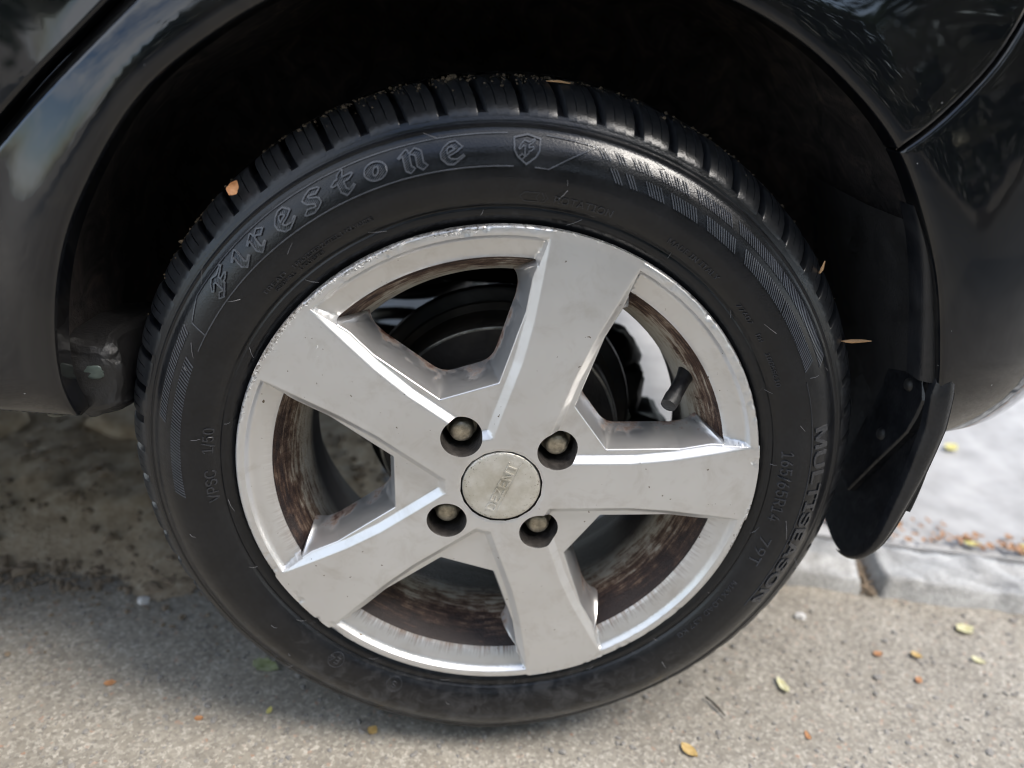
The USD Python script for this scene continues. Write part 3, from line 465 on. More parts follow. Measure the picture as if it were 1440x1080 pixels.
for a, b in [(-.25, .006), (-.22, .0008), (-.1, -.0012), (.2, -.0036), (.55, -.0042), (.85, -.0030), (1.0, -.0002), (1.03, .008)]:
    R_.append(np.stack([flap_x(ro[:, 1] + HUB) + wd * (a - .62), ro[:, 0] + b, ro[:, 1] + HUB], -1))
part(flap, 'rim', orient(T(np.array(R_).reshape(-1, 3), grid_faces(8, 50)), (.1, -1, HUB)), 'flap_rubber', True)
capr = trimesh.creation.icosphere(3); capr.vertices = capr.vertices * [.0078, .0052, .0042] + [float(flap_x(HUB + .112)) - .0010, .001, HUB + .1115]; part(flap, 'rim_end', capr, 'flap_rubber', True)
# end of the sill: a bent bracket caked with mud
b = rbox(.046, .10, .056, .009); b = b.subdivide().subdivide().subdivide(); b.vertices += (np.stack([fbm(b.vertices, 40, 4, q_) for q_ in (1, 2, 3)], -1) -.5) * .016; b.apply_translation((-.303, .075, HUB + .053))
br = part(car, 'sill_end_bracket', b, 'dusty_plastic', 50)
for k, (x, y_, z, s, m) in enumerate([(-.281, .030, .052, (.006, .003, .006), 'bracket_metal'), (-.272, .027, .036, (.010, .003, .006), 'dried_mud'), (-.262, .026, .046, (.008, .003, .007), 'bracket_metal'), (-.276, .024, .024, (.008, .003, .005), 'dried_mud'), (-.288, .018, .015, (.006, .004, .004), 'dried_mud')]):
    q = trimesh.creation.icosphere(2); q.vertices *= (1 + (fbm(q.vertices + k * 5, 1.5, 3)[:, None] - .5) * .9); q.vertices = q.vertices * np.array(s) * [1, .6, .8] + [x - .036, y_ - .002, HUB + z + .014]; part(br, 'mud_cake', q, m, True)
# underbody, exhaust side, and the rest of the shell out of the frame
part(car, 'underbody', rbox(2.9, 1.05, .05, .02, (-1.0, .785, HUB + .185)), 'cast_black', 30)
part(car, 'sill_floor', rbox(2.0, .20, .03, .01, (-1.32, .14, HUB + .075)), 'cast_black', 30)
def shell_section(x):
    h = np.interp(x, [-3.05, -2.9, -2.1, -1.5, -.2, .25, .45, .52], [.70, .86, .95, 1.42, 1.50, 1.40, 1.05, .86]); ins = np.interp(x, [-3.05, -2.8, .30, .45, .52], [.35, .0, .0, .12, .28])
    lo = np.interp(x, [-.62, -.50], [.46, .69]); return np.array([(.045 + ins, lo), (.035 + ins, max(.70, lo + .02)), (.06 + ins, .90), (.06 + ins + (h - .9) * .3 if h > .9 else .09 + ins, h - .06), (.30 + ins * .5, h), (1.25 - ins * .5, h), (1.49 - ins - max(h - .9, 0) * .3, h - .06), (1.49 - ins, .90), (1.515 - ins, max(.70, lo + .02)), (1.50 - ins, lo)])
xs3 = np.linspace(-3.05, .52, 40); S = np.array([np.c_[np.full(10, x), shell_section(x)] for x in xs3]); sh = T(np.vstack([S.reshape(-1, 3)]), grid_faces(40, 10, True))
a0, a1 = np.arange(1, 9), 39 * 10 + np.arange(1, 9); sh = T(sh.vertices, np.vstack([sh.faces, np.stack([0 * a0, a0, a0 + 1], 1), np.stack([0 * a1 + 390, a1 + 1, a1], 1)])); sh.fix_normals()
part(car, 'body_shell', sh, 'black_lacquer', 40)
# rear side of the bumper beyond the corner
bq = np.array([[s, z] for z in np.linspace(HUB + .085, .80, 12) for s in np.linspace(.70, 1.9, 20)]); part(car, 'rear_apron', T(np.stack([np.full(len(bq), .533) - .05 * np.abs(bq[:, 1] - .55), bq[:, 0] - .36, bq[:, 1]], -1), grid_faces(12, 20)[:, ::-1]), 'black_lacquer', True)

# --- brake and suspension behind the wheel
drum = part(car, 'brake_drum', revolve([(.0001, .066), (.036, .066), (.042, .068), (.058, .070), (.0955, .070), (.0990, .0715), (.1005, .075), (.1005, .105), (.106, .108), (.106, .118)], 160), 'brake_iron', 35)
part(drum, 'drum_edge', revolve([(.0963, .0706), (.0975, .0696), (.0988, .0708)], 160), 'bare_edge', True)
part(drum, 'hub_boss', revolve([(.0001, .036), (.058, .036), (.0655, .038), (.0670, .0415), (.0715, .0418), (.0735, .0440), (.0735, .0700)], 140), 'brake_iron', 35)
part(drum, 'boss_ring', revolve([(.0708, .0416), (.0722, .0412), (.0738, .0432), (.0738, .0448)], 160), 'bare_edge', True)
part(drum, 'boss_ring', revolve([(.0640, .0370), (.0652, .0366), (.0668, .0384), (.0668, .0398)], 160), 'bare_edge', True)
part(car, 'backing_plate', revolve([(.095, .112), (.1135, .114), (.1165, .116), (.1175, .121), (.115, .127), (.06, .132)], 140), 'cast_black', 35)
th = np.linspace(0, 7 * 2 * np.pi, 320); coil = np.stack([-.083 + .055 * np.cos(th), .30 + .055 * np.sin(th), HUB - .14 + .30 * th / th[-1]], -1)
part(car, 'coil_spring', tube(coil, .0078, 8), 'cast_black', True)
part(car, 'damper', tube([[.075, .215, HUB - .075], [.085, .22, HUB + .00], [.095, .225, HUB + .04], [.080, .235, HUB + .22]], [.022, .022, .020, .016], 20), 'cast_black', 40)
ta = part(car, 'trailing_arm', tube(smoothcurve([(.10, .20, HUB - .055), (.06, .185, HUB - .05), (-.05, .22, HUB - .04), (-.25, .26, HUB + .04), (-.42, .28, HUB + .10)], 24), np.linspace(.034, .03, 24), 12), 'cast_black', True)
b = rbox(.085, .06, .075, .012); b = b.subdivide().subdivide(); b.vertices += (fbm(b.vertices, 45, 3)[:, None] - .5) * .016; b.apply_translation((.124, .175, HUB - .052)); part(ta, 'knuckle', b, 'cast_black', 50)
b = rbox(.07, .05, .070, .014); b = b.subdivide().subdivide(); b.vertices += (fbm(b.vertices, 70, 3, 4)[:, None] - .5) * .012; b.apply_translation((.108, .19, HUB - .005)); part(ta, 'carrier', b, 'cast_black', 50)
b = trimesh.creation.icosphere(3); b.vertices *= (1 + (fbm(b.vertices, 2.2, 3, 4)[:, None] - .5) * .35) * [.034, .03, .030]; b.apply_translation((.106, .20, HUB + .030)); part(ta, 'damper_mount', b, 'cast_black', 50)
part(ta, 'mount_bolt', tube([[.118, .14, HUB - .008], [.118, .165, HUB - .008]], .0085, 6), 'bracket_metal', 30)
part(car, 'axle_beam', tube([[.0, .15, HUB - .02], [-.03, .35, HUB - .02], [-.03, 1.1, HUB - .02], [0, 1.3, HUB - .02]], .03, 14), 'cast_black', True)

# --- tyre
SW = np.array([(.178, .020), (.1885, .0135), (.1945, .0085), (.1985, .0050), (.2025, .0030), (.2050, .0028), (.2065, .0034), (.2085, .0016), (.213, -.0012), (.220, -.0034), (.226, -.0042), (.232, -.0040), (.238, -.0028), (.244, -.0004), (.249, .0028), (.2530, .0062), (.2545, .0070), (.2560, .0070), (.2572, .0098), (.2590, .0104)])
from scipy.interpolate import PchipInterpolator
sw_y = PchipInterpolator(SW[:, 0], SW[:, 1])
rr_ = np.unique(np.r_[np.linspace(.178, .2590, 90), SW[:, 0]])
prof = np.c_[rr_, sw_y(rr_)]
floor = np.array([(.2600, .0112), (.2628, .0125), (.2640, .0200), (.2675, .0275), (.2710, .0350), (.2738, .046), (.2745, .064), (.2745, .102)])
back = np.c_[prof[::-1, 0], .166 - prof[::-1, 1]]
full = np.vstack([prof, floor, np.c_[floor[::-1, 0], .166 - floor[::-1, 1]], back])
def settle(v):                                 # the tyre's foot is pressed flat on the road
    v = np.array(v); low = v[:, 2] < 0.012; zz_ = v[:, 2]
    v[:, 2] = np.where(zz_ < 0.010, 0.0008 + np.maximum(zz_ + .002, 0) * 0.75, zz_)
    v[:, 1] -= np.where((zz_ < .08) & (v[:, 1] < .083), .007 * np.clip((.08 - zz_) / .08, 0, 1) ** 1.5 * np.clip(1 - np.abs(v[:, 0]) / .16, 0, 1), 0); return v
ty = revolve(full, 420); ty.vertices = settle(ty.vertices); ty = orient(ty, (0, .083, HUB)); ty.invert()
tyre = part(car, 'tyre', ty, 'sidewall_rubber', 40)
BL = np.array([(.2596, .0112), (.2625, .0120), (.2668, .0158), (.2722, .0225), (.2768, .0310), (.2800, .0405), (.2815, .052), (.2820, .0635)])
NB = 66
def block(phi, half, lean, prof_, seed, inner=None):
    r = np.random.default_rng(seed); cols = np.array([-1, -.9, -.40, -.355, -.31, 0, .31, .355, .40, .9, 1.0]) * half; rows_ = prof_.copy(); nr_ = len(rows_)
    drop = np.array([.0011, .0002, 0, 0, 0, 0, 0, 0, 0, .0002, .0011])[None] + np.array([0, 0, 0, .0035, 0, 0, 0, .0035, 0, 0, 0])[None] * (np.arange(nr_) >= 3)[:, None]; L = np.interp(rows_[:, 1], [.012, .064], [0, lean])
    R_ = rows_[:, 0][:, None] - drop; fl = np.interp(rows_[:, 1], floor[:, 1], floor[:, 0]) - .002
    phs = phi + cols[None] + L[:, None] + r.normal(0, .012, (nr_, 11)); 
    top = W(R_, phs, rows_[:, 1][:, None] + 0 * R_)
    lo = W(np.repeat(fl[:, None], 2, 1), phs[:, [0, -1]] + np.array([[-.12, .12]]), rows_[:, 1][:, None] + np.zeros((nr_, 2)))
    v = np.concatenate([lo[:, :1], top, lo[:, 1:]], 1); v = np.concatenate([v, v[-1:] * 1.0], 0); v[-1] = W(np.full(13, fl[-1]), np.r_[phs[-1, 0], phs[-1], phs[-1, -1]], np.full(13, rows_[-1, 1] + .0006))
    return v.reshape(-1, 3), grid_faces(nr_ + 1, 13)
for k in range(NB):
    phi = -179 + 360.0 / NB * k; half = 2.13 + 0.10 * math.sin(k * 2.4)
    v, f = block(phi, half, -2.2, BL, k); m = T(settle(v), f); m = orient(m, (0, .083, HUB)); m.invert()
    part(tyre, 'tread_block', m, 'tread_rubber', 35)
V, F, nn_ = [], [], 0                           # ribs of the middle of the tread and the far shoulder, out of sight from here
for k in range(NB):
    for (a, b_) in ((.0675, .0805), (.0855, .0985), (.1025, .152)):
        ph = -179 + 360 / NB * k + 3 * (a > .08); pf = np.array([(.2822, a), (.2825, (a + b_) / 2), (.2822, b_)]) if a < .1 else np.c_[BL[::-1, 0], .166 - BL[::-1, 1]]
        v = W(pf[:, 0][:, None], ph + np.array([[-2.2, 0, 2.2]]), pf[:, 1][:, None] + np.zeros((1, 3))).reshape(-1, 3); lo = W(pf[:, 0][:, None] * .975, ph + np.array([[-2.2, 2.2]]), pf[:, 1][:, None] + np.zeros((1, 2)))
        g = np.concatenate([lo[:, :1], v.reshape(-1, 3, 3), lo[:, 1:]], 1).reshape(-1, 3); V.append(settle(g)); F.append(grid_faces(len(pf), 5) + nn_); nn_ += len(g)
m = orient(T(np.vstack(V), np.vstack(F)), (0, .083, HUB)); m.invert(); part(tyre, 'tread_rib', m, 'tread_rubber', 30, kind='stuff')

# raised writing and figures on the sidewall
def on_tyre(poly_list, h=0.0006, seg=0.003):
    """Polygons in (degrees clockwise * mm-free arc at R=0.24, radius) -> raised shapes on the sidewall."""
    out = []
    for p in poly_list:
        for g in getattr(p, 'geoms', [p]):
            if g.is_empty or g.geom_type != 'Polygon' or g.area < 1e-9: continue
            m = trimesh.creation.extrude_polygon(g.segmentize(seg), h, engine='earcut'); out.append(m)
    if not out: return None
    m = cat(out); u, r_, z = m.vertices.T
    v = W(r_, u, sw_y(r_) - z + 0.0001); m = T(v, m.faces); m.fix_normals(); return m
def arc_poly(poly, phi0, r0, ref):              # flat drawing (metres) -> (degrees, radius)
    return affinity.affine_transform(poly, [180 / np.pi / ref, 0, 0, 1, phi0, r0])
def extr_polar(poly, phi0, r0, ref, h):
    m = []
    for g in getattr(poly, 'geoms', [poly]):
        if g.geom_type == 'Polygon' and g.area > 1e-9: m.append(trimesh.creation.extrude_polygon(g.segmentize(0.0025), h, engine='earcut'))
    m = cat(m); u, w, z = m.vertices.T; r_ = r0 + w
    m = T(W(r_, phi0 + np.degrees(u / ref), sw_y(r_) - z + 0.0002), m.faces); m.fix_normals(); return m
def stroke(pts, nib): 
    hs = [shapely.convex_hull(shapely.union_all([affinity.translate(nib, *a), affinity.translate(nib, *b)])) for a, b in zip(pts[:-1], pts[1:])]; return shapely.union_all(hs)
nib = affinity.rotate(sbox(-.155, -.05, .155, .05), 38)
def ell(cx, cy_, a, b_, n=28): t = np.linspace(0, 2 * np.pi, n, endpoint=False); return Polygon(np.c_[cx + a * np.cos(t), cy_ + b_ * np.sin(t)])
lens = affinity.rotate(ell(.5, .5, .10, .20).intersection(ell(.5, .5, .10, .20)), -25)
GL = {
 'F': shapely.union_all([stroke([(.48, .85), (.50, .25), (.22, .02)], nib), stroke([(.05, .62), (.22, .90), (.50, .80), (.62, .84), (.92, 1.0)], nib), stroke([(.5, .48), (.88, .56)], nib), stroke([(.22, .02), (.05, .12)], nib)]),
 'i': shapely.union_all([stroke([(.18, .80), (.36, .95), (.40, .78), (.40, .22), (.55, .05), (.76, .22)], nib)]),
 'r': shapely.union_all([stroke([(.08, .80), (.26, .95), (.30, .78), (.30, .22), (.42, .05), (.62, .20)], nib), stroke([(.32, .68), (.62, .93), (.84, .78)], nib)]),
 'e': shapely.union_all([stroke([(.82, .70), (.62, .93), (.36, .90), (.18, .62), (.18, .34), (.36, .10), (.62, .06), (.88, .24)], nib), stroke([(.30, .42), (.82, .68)], nib)]),
 's': shapely.union_all([stroke([(.90, .84), (.55, .93), (.26, .80), (.34, .60), (.70, .42), (.72, .18), (.46, .05), (.08, .14)], nib)]),
 't': shapely.union_all([stroke([(.50, 1.08), (.40, .82), (.40, .24), (.54, .05), (.80, .20)], nib), stroke([(.10, .72), (.86, .76)], nib)]),
 'o': ell(.5, .5, .50, .46).difference(lens),
 'n': shapely.union_all([stroke([(.06, .82), (.22, .95), (.26, .78), (.26, .14), (.40, .03)], nib), stroke([(.28, .70), (.58, .93), (.78, .78), (.78, .22), (.94, .06)], nib)])}
hatch = shapely.union_all([affinity.rotate(sbox(-3, y_, 3, y_ + .035), 40, origin=(.5, .5)) for y_ in np.arange(-1.2, 2.2, .085)])
for ch, ph in zip('Firestone', [-53.9, -48.6, -44.6, -39.4, -34.2, -28.7, -23.6, -17.9, -12.1]):
    g = GL[ch]; g = affinity.translate(g, -.5, 0); S_ = lambda q: affinity.scale(q, .0150, .0118, origin=(0, 0))
    outer = S_(g); rim_ = outer.buffer(.0003).difference(outer.buffer(-.0006)); fill = S_(g.intersection(affinity.translate(hatch, -.5, 0)))
    fl = outer.buffer(-.0004)
    lt = part(tyre, 'raised_letter', cat([extr_polar(fill, ph, .2362, .242, .0004), extr_polar(rim_, ph, .2362, .242, .0014)]), 'painted_glint_rubber', 20)
# line frame of the name, ending in a point on the right
def line_on(pts, w, h, name='raised_line'):
    p = np.array(pts); d = []
    for (a, ra), (b, rb) in zip(p[:-1], p[1:]):
        n = max(int(abs(b - a) / .6), 2); d += [(a + (b - a) * t, ra + (rb - ra) * t) for t in np.linspace(0, 1, n, endpoint=False)]
    d.append(tuple(p[-1])); d = np.array(d); xy = np.c_[np.radians(d[:, 0]) * .24, d[:, 1] - .24]
    h = h * 1.2; tn = np.gradient(xy, axis=0); tn /= np.linalg.norm(tn, axis=1, keepdims=True); nr = np.c_[-tn[:, 1], tn[:, 0]]; V = []
    for o, hh in ((-.5, -.0003), (-.38, h), (.38, h), (.5, -.0003)):
        q = xy + nr * w * o; V.append(W(q[:, 1] + .24, np.degrees(q[:, 0] / .24), sw_y(np.clip(q[:, 1] + .24, .18, .2588)) - hh))
    part(tyre, name, orient(T(np.vstack(V), grid_faces(4, len(xy))), (0, -2, HUB)), 'painted_glint_rubber', 20)
line_on([(-66.2, .2325), (-40, .2322), (-18, .2328), (-3.0, .2328)], .0009, .0007)
line_on([(.2, .2328), (2.4, .2325), (9.0, .2502)], .0008, .0007); line_on([(9.0, .2502), (1.6, .2515)], .0008, .0006)
line_on([(-3.9, .2515), (-20, .2510), (-40, .2508), (-58.5, .2500), (-62.5, .2440), (-63.0, .2325)], .0008, .0005)
shield = Polygon(np.array([(-.0085, .0155), (-.004, .0165), (0, .0175), (.004, .0165), (.0085, .0155), (.0082, .008), (.006, .004), (0, -.0005), (-.006, .004), (-.0082, .008)]))
fm = affinity.translate(affinity.scale(GL['F'], .0085, .0100, origin=(0, 0)), -.0042, .0035)
part(tyre, 'shield_emblem', cat([extr_polar(shield.difference(shield.buffer(-.0010)), -1.1, .2342, .242, .0012), extr_polar(fm.buffer(.0003).difference(fm.buffer(-.0005)), -1.1, .2342, .242, .0010), ]), 'painted_glint_rubber', 20)
def hatch_block(p0, p1, r0, r1, slant, step, taper=0.0, w=.42):
    out = []; a = p0
    while a < p1:
        lo, hi = r0, r1
        if taper: hi = r0 + (r1 - r0) * min(1, (a - p0 + .3) / taper) if taper > 0 else r1
        out.append(Polygon([(math.radians(a) * .242, lo - .24), (math.radians(a + step * w) * .242, lo - .24), (math.radians(a + step * w - slant) * .242, hi - .24), (math.radians(a - slant) * .242, hi - .24)])); a += step
    return extr_polar(shapely.MultiPolygon(out), 0, .24, .242, .0008)
for p0, p1 in [(10.3, 11.5), (12.9, 14.2), (15.6, 18.6), (20.0, 25.0), (26.6, 33.2), (35.0, 46.0), (46.3, 63.0)]: part(tyre, 'hatched_block', hatch_block(p0, p1, .2448, .2508, 1.3, .50), 'painted_glint_rubber', 20)
for p0, p1 in [(13.0, 14.3), (15.5, 16.9), (18.8, 21.8), (23.2, 28.0), (30.0, 36.2), (38.6, 50.0), (50.3, 62.5)]: part(tyre, 'hatched_block', hatch_block(p0, p1, .2335, .2410, 1.5, .50), 'painted_glint_rubber', 20)
part(tyre, 'hatched_block', hatch_block(-81.5, -64.5, .2432, .2485, -.9, .60), 'painted_glint_rubber', 20); part(tyre, 'hatched_block', hatch_block(-96.0, -69.3, .2318, .2388, -1.2, .60), 'painted_glint_rubber', 20)
def words(txt, phi0, r0, height, phi1=None, h=.0006, bold=False, outline=False, name='raised_lettering'):
    h = h * 1.7; m = meshkit.text_mesh(txt, height, h, bold); u, w, z = m.vertices.T; ref = r0 + height / 2
    if phi1 is not None: u = u * (math.radians(phi1 - phi0) * ref / u.max())
    r_ = r0 + w; mm = T(W(r_, phi0 + np.degrees(u / ref), sw_y(np.clip(r_, .179, .2589)) - z + .0001), m.faces); mm.fix_normals(); part(tyre, name, mm, 'lettering_rubber', 20)
words('ROTATION', 4.0, .2118, .0047, 14.6, .0005)
words('MADE IN ITALY', 25.5, .2130, .0037, 37.6, .0006)
words('77607', 43.9, .2120, .0031, 48.9, .0006); words('DH', 51.4, .2121, .0030, 53.2, .0006); words('10058610', 55.8, .2120, .0031, 63.7, .0006)
words('165/65R14', 78.4, .2112, .0082, 95.2, .0007); words('79T', 99.2, .2118, .0080, 106.5, .0007)
words('MAX LOAD 437 KG', 112.0, .2115, .0036, 131.0, .0006)
words('MULTISEASON', 73.8, .2352, .0096, 114.5, .0007, True)
words('VPSC', -97.7, .2090, .0074, -90.4, .0006); words('1/50', -86.8, .2100, .0070, -80.9, .0006)
words('TREAD', -50.9, .2153, .0026, -45.2, .0006); words('1 POLYESTER,2 STEEL,1 POLYAMIDE', -43.6, .2148, .0026, -27.0, .0006); words('SIDEWALL', -49.0, .2113, .0024, -44.0, .0006); words('1 POLYESTER', -43.0, .2110, .0024, -37.5, .0006)
arrow = Polygon([(-.0075, .0), (-.0045, .0034), (.0055, .0034), (.0035, .0), (.0055, -.0034), (-.0045, -.0034)])
chev = shapely.union_all([LineString([(a, .0034), (a + .002, 0), (a, -.0034)]).buffer(.0003) for a in (.0065, .0085)])
part(tyre, 'rotation_arrow', cat([extr_polar(arrow.difference(arrow.buffer(-.0006)), .2, .2143, .2143, .0006), extr_polar(chev, .2, .2143, .2143, .0006)]), 'lettering_rubber', 20)
for ph in (-145.5, -160.0): part(tyre, 'approval_mark', extr_polar(Point(0, 0).buffer(.0068).difference(Point(0, 0).buffer(.0061)), ph, .2165, .2165, .0006), 'lettering_rubber', 20)
words('E4', -146.4, .2135, .0058, None, .0005); words('S', -160.6, .2138, .0055, None, .0005)
part(tyre, 'raised_line', revolve(np.c_[[.2322, .2325, .2329, .2332], sw_y([.2322, .2325, .2329, .2332]) - [-.0002, .0006, .0006, -.0002]], 90, False, 64.5, 116.0), 'lettering_rubber', 20)
# moulding hairs standing on the rubber
r = np.random.default_rng(21); hairs = []
for ph, R_ in [(a, .2045) for a in np.arange(-170, 190, 18)] + [(a + r.uniform(-3, 3), .2245) for a in np.arange(-175, 180, 45)] + [(a + r.uniform(-4, 4), .2515) for a in np.arange(-178, 180, 40)] + [(-65.5, .239), (-70, .2375), (-54, .226), (6, .2215), (64, .236), (73, .224), (-137, .236), (-140, .245), (-104, .238)]:
    L = r.uniform(.004, .011); dph = r.normal(0, 2.2); p0 = W(R_, ph, float(sw_y(R_))); p2 = W(R_ + L * .8 * r.choice([-1, 1]) * .8, ph + dph, float(sw_y(R_)) - r.uniform(.001, .0035)); p1 = (p0 + p2) / 2 + [0, -.0012, 0]
    hairs.append(tube([p0, p1, p2], [.00022, .00017, .00012], 5))
part(tyre, 'rubber_hair', cat(hairs), 'rubber_nib', True, kind='stuff')
# soil and moss caught on the top of the tread
pts, sz = [], []
for k in range(700):
    ph = r.normal(-18, 34); y_ = r.triangular(.026, .058, .066); R_ = float(np.interp(y_, BL[:, 1], BL[:, 0])); ph += -2.2 * (y_ - .012) / .052
    if fbm(np.array([[ph / 9, y_ * 60, 0]]), 1.0, 3)[0] < .47: continue
    pts.append(W(R_, ph, y_)); sz.append(r.gamma(2.2, .00027))
part(tyre, 'tread_soil', pebble_field(np.array(pts), sz, 11, .8), 'tread_soil', False, kind='stuff')

# --- wheel
SPK = 14.7 + 72 * np.arange(5)
w_of = lambda R: np.interp(R, [0, .10, .13, .16, .188, .20], [.0194, .0194, .0221, .0269, .0317, .0335])
bw_of = lambda R: np.interp(R, [0, .160, .1865, .2], [.0055, .0055, .0008, .0])
dome_y = lambda R: -.0052 * (1 - (np.minimum(R, .19) / .19) ** 2)
RIM = np.array([(.1650, .0150), (.1690, .0132), (.1710, .0118), (.1728, .0102), (.1765, .0082), (.1812, .0062), (.1845, .0050), (.1862, .0040), (.1872, .0022), (.1884, .0006), (.1900, .0), (.1930, .0), (.1943, .0007), (.1950, .0022)])
rim_y = PchipInterpolator(RIM[:, 0], RIM[:, 1])
def spoke_e(x, z):
    R = np.hypot(x, z); ph = np.degrees(np.arctan2(x, z)); d = (ph[..., None] - SPK + 180) % 360 - 180; d = np.take_along_axis(d, np.abs(d).argmin(-1)[..., None], -1)[..., 0]
    return np.abs(R * np.sin(np.radians(d))) - w_of(R), R
def face_y(x, z):
    e, R = spoke_e(x, z); bw = bw_of(R); e = np.minimum(e, np.where(R < .06, R - .0415, 1))
    sp_ = lambda t: .5 * (t + np.sqrt(t * t + .0007 ** 2)); side = dome_y(R) + .95 * (sp_(e) - sp_(e - bw)) ; steep = side + np.maximum(e - bw, 0) * 3.0
    ys_ = np.where(R < .150, side, steep)
    return np.where(R > .160, np.minimum(ys_, rim_y(np.clip(R, .165, .195))), ys_)
def window(mid):
    pts = []
    for sgn in (1, -1):
        Rs = np.linspace(.171, .136, 16) if sgn > 0 else np.linspace(.136, .171, 16); p = w_of(Rs) + bw_of(Rs); dl = 36 - np.degrees(np.arcsin(p / Rs))
        cor = (.082, 15.8); side = [(R_, a * sgn) for R_, a in zip(Rs, dl)]
        pts += side + [(cor[0], cor[1] * sgn)] if sgn > 0 else [(cor[0], cor[1] * sgn)] + side
    last = pts[-1][1]; pts += [(.171, a) for a in np.linspace(last, -last, 40)[1:-1]]
    q = np.array([(R_ * math.sin(math.radians(mid + a)), R_ * math.cos(math.radians(mid + a))) for R_, a in pts]); return Polygon(q).buffer(0).buffer(-.0025).buffer(.0025)
MID = SPK + 36; wins = [window(a) for a in MID]
PK = -39.7 + 90 * np.arange(4); pks = [Point(.0505 * math.sin(math.radians(a)), .0505 * math.cos(math.radians(a))).buffer(.0152, 24) for a in PK]
holes = shapely.union_all(wins + pks + [Point(0, 0).buffer(.0302, 40)])
feat = [np.array(w.exterior.segmentize(.0009).coords)[:-1] for w in wins] + [np.array(w.exterior.segmentize(.0009).coords)[:-1] for w in pks]
for R_ in [.0302, .0308, .0325, .0415, .0470] + list(RIM[1:, 0]) + [.1885, .1915, .1937]: t_ = np.radians(np.arange(0, 360, .36 if R_ > .1 else 1.2)); feat.append(np.c_[R_ * np.sin(t_), R_ * np.cos(t_)])
for c_ in SPK:
    for sg in (-1, 1):
        for ex in (-.0010, -.0004, 0, .0004, .0010, 'b', 'b2', 'b3'):
            Rs = np.arange(.036, .1885, .0009); p = w_of(Rs) + (bw_of(Rs) * {'b': 1, 'b2': .90, 'b3': 1.12}[ex] if isinstance(ex, str) else ex); a = np.radians(c_) + sg * np.arcsin(np.minimum(p / Rs, 1)); feat.append(np.c_[Rs * np.sin(a), Rs * np.cos(a)][Rs > (p + .0)])
fixed = np.vstack(feat); nb_ = sum(len(f_) for f_ in feat[:9]); keep = np.r_[np.ones(nb_, bool), ~shapely.contains_xy(holes.buffer(.00025), fixed[nb_:, 0], fixed[nb_:, 1])]; fixed = fixed[keep]
gx, gz = np.meshgrid(np.arange(-.195, .1951, .0022), np.arange(-.195, .1951, .0022)); g = np.c_[gx.ravel(), gz.ravel()] + rng.uniform(-.0003, .0003, (gx.size, 2)); g = g[(np.hypot(*g.T) < .1925) & ~shapely.contains_xy(holes, g[:, 0], g[:, 1])]; g = g[cKDTree(fixed).query(g)[0] > .0009]
pts = np.unique(np.round(np.vstack([fixed, g]), 7), axis=0); tri = Delaunay(pts).simplices; c_ = pts[tri].mean(1); tri = tri[~shapely.contains_xy(holes, c_[:, 0], c_[:, 1])]
fy = face_y(pts[:, 0], pts[:, 1]); hub_r = np.hypot(*pts.T); fy = fy + np.where(hub_r < .0325, np.clip((.0325 - hub_r) / .0023, 0, 1) ** 2 * .0012, 0)
rash = fbm(np.c_[pts, 0 * hub_r], 160, 3, 4); fy = fy + np.clip((hub_r - .1875) / .003, 0, 1) * np.maximum(rash - .55, 0) * .006 * (fbm(np.c_[pts, 0 * hub_r], 14, 2, 9) > .47)
fv = np.c_[pts[:, 0], fy, pts[:, 1] + HUB]; fm_ = T(fv, tri); nn = fm_.face_normals[:, 1] > 0; tri[nn] = tri[nn][:, ::-1]; fm_ = T(fv, tri)
ws = []
for poly in wins:                              # sides of the openings, eased at the front edge and filleted deeper down
    ring = np.array(poly.exterior.segmentize(.0012).coords)[:-1]; c_ = shapely.points(ring); loops = []
    y0 = face_y(ring[:, 0], ring[:, 1])
    for d, dy, rad in [(0, 0, 0), (.0003, .0001, 0), (.0008, .0006, 0), (.0011, .0016, 0), (.0022, .006, .004), (.0036, .012, .010), (.005, .020, .016), (.0062, .028, .018), (.0064, .034, .018)]:
        q = poly.buffer(-d - rad).buffer(rad) if d else poly
        l = ring if not d else np.array([(p.x, p.y) for p in shapely.line_interpolate_point(q.exterior, shapely.line_locate_point(q.exterior, c_))])
        arc = np.hypot(*ring.T) > .1700; l = np.where(arc[:, None], ring * 1.004, l)
        loops.append(np.c_[l[:, 0], y0 + dy, l[:, 1] + HUB])
    m = T(np.vstack(loops), grid_faces(len(loops), len(ring), True)); ce = np.array(poly.centroid.coords[0]); m = orient(m, (ce[0], .02, ce[1] + HUB)); ws.append(m)
def split_parts(mesh, smooth, parent_fn, matname):
    m = trimesh.graph.smooth_shade(mesh, angle=np.radians(smooth), facet_minarea=None); v, f, n_ = meshkit.arrays(T(m.vertices, m.faces), True)
    c = v[f].mean(1); x, z = c[:, 0], c[:, 2] - HUB; R_ = np.hypot(x, z); ph = np.degrees(np.arctan2(x, z)); d = np.abs((ph[:, None] - SPK + 180) % 360 - 180); near_ = d.argmin(1)
    cls = np.where(R_ < .0475, 5, near_); cls = np.where((R_ > .1885) | ((R_ > .166) & (spoke_e(x, z)[0] > bw_of(R_))), 6, cls)
    return v, f, n_, cls
v, f, n_, cls = split_parts(fm_, 50, None, None)
def sub(k): fk = f[cls == k]; u_, inv = np.unique(fk, return_inverse=True); return v[u_], inv.reshape(-1, 3), n_[u_]
wheel = raw(car, 'alloy_wheel', *sub(6), 'silver_lacquer', 'silver alloy wheel rim with kerb rash on its edge and rusty brown inside')
raw(wheel, 'hub', *sub(5), 'silver_lacquer')
spokes = [raw(wheel, 'spoke', *sub(k), 'silver_lacquer') for k in range(5)]
for m in ws: part(wheel, 'opening_side', m, 'spoke_side', 40)
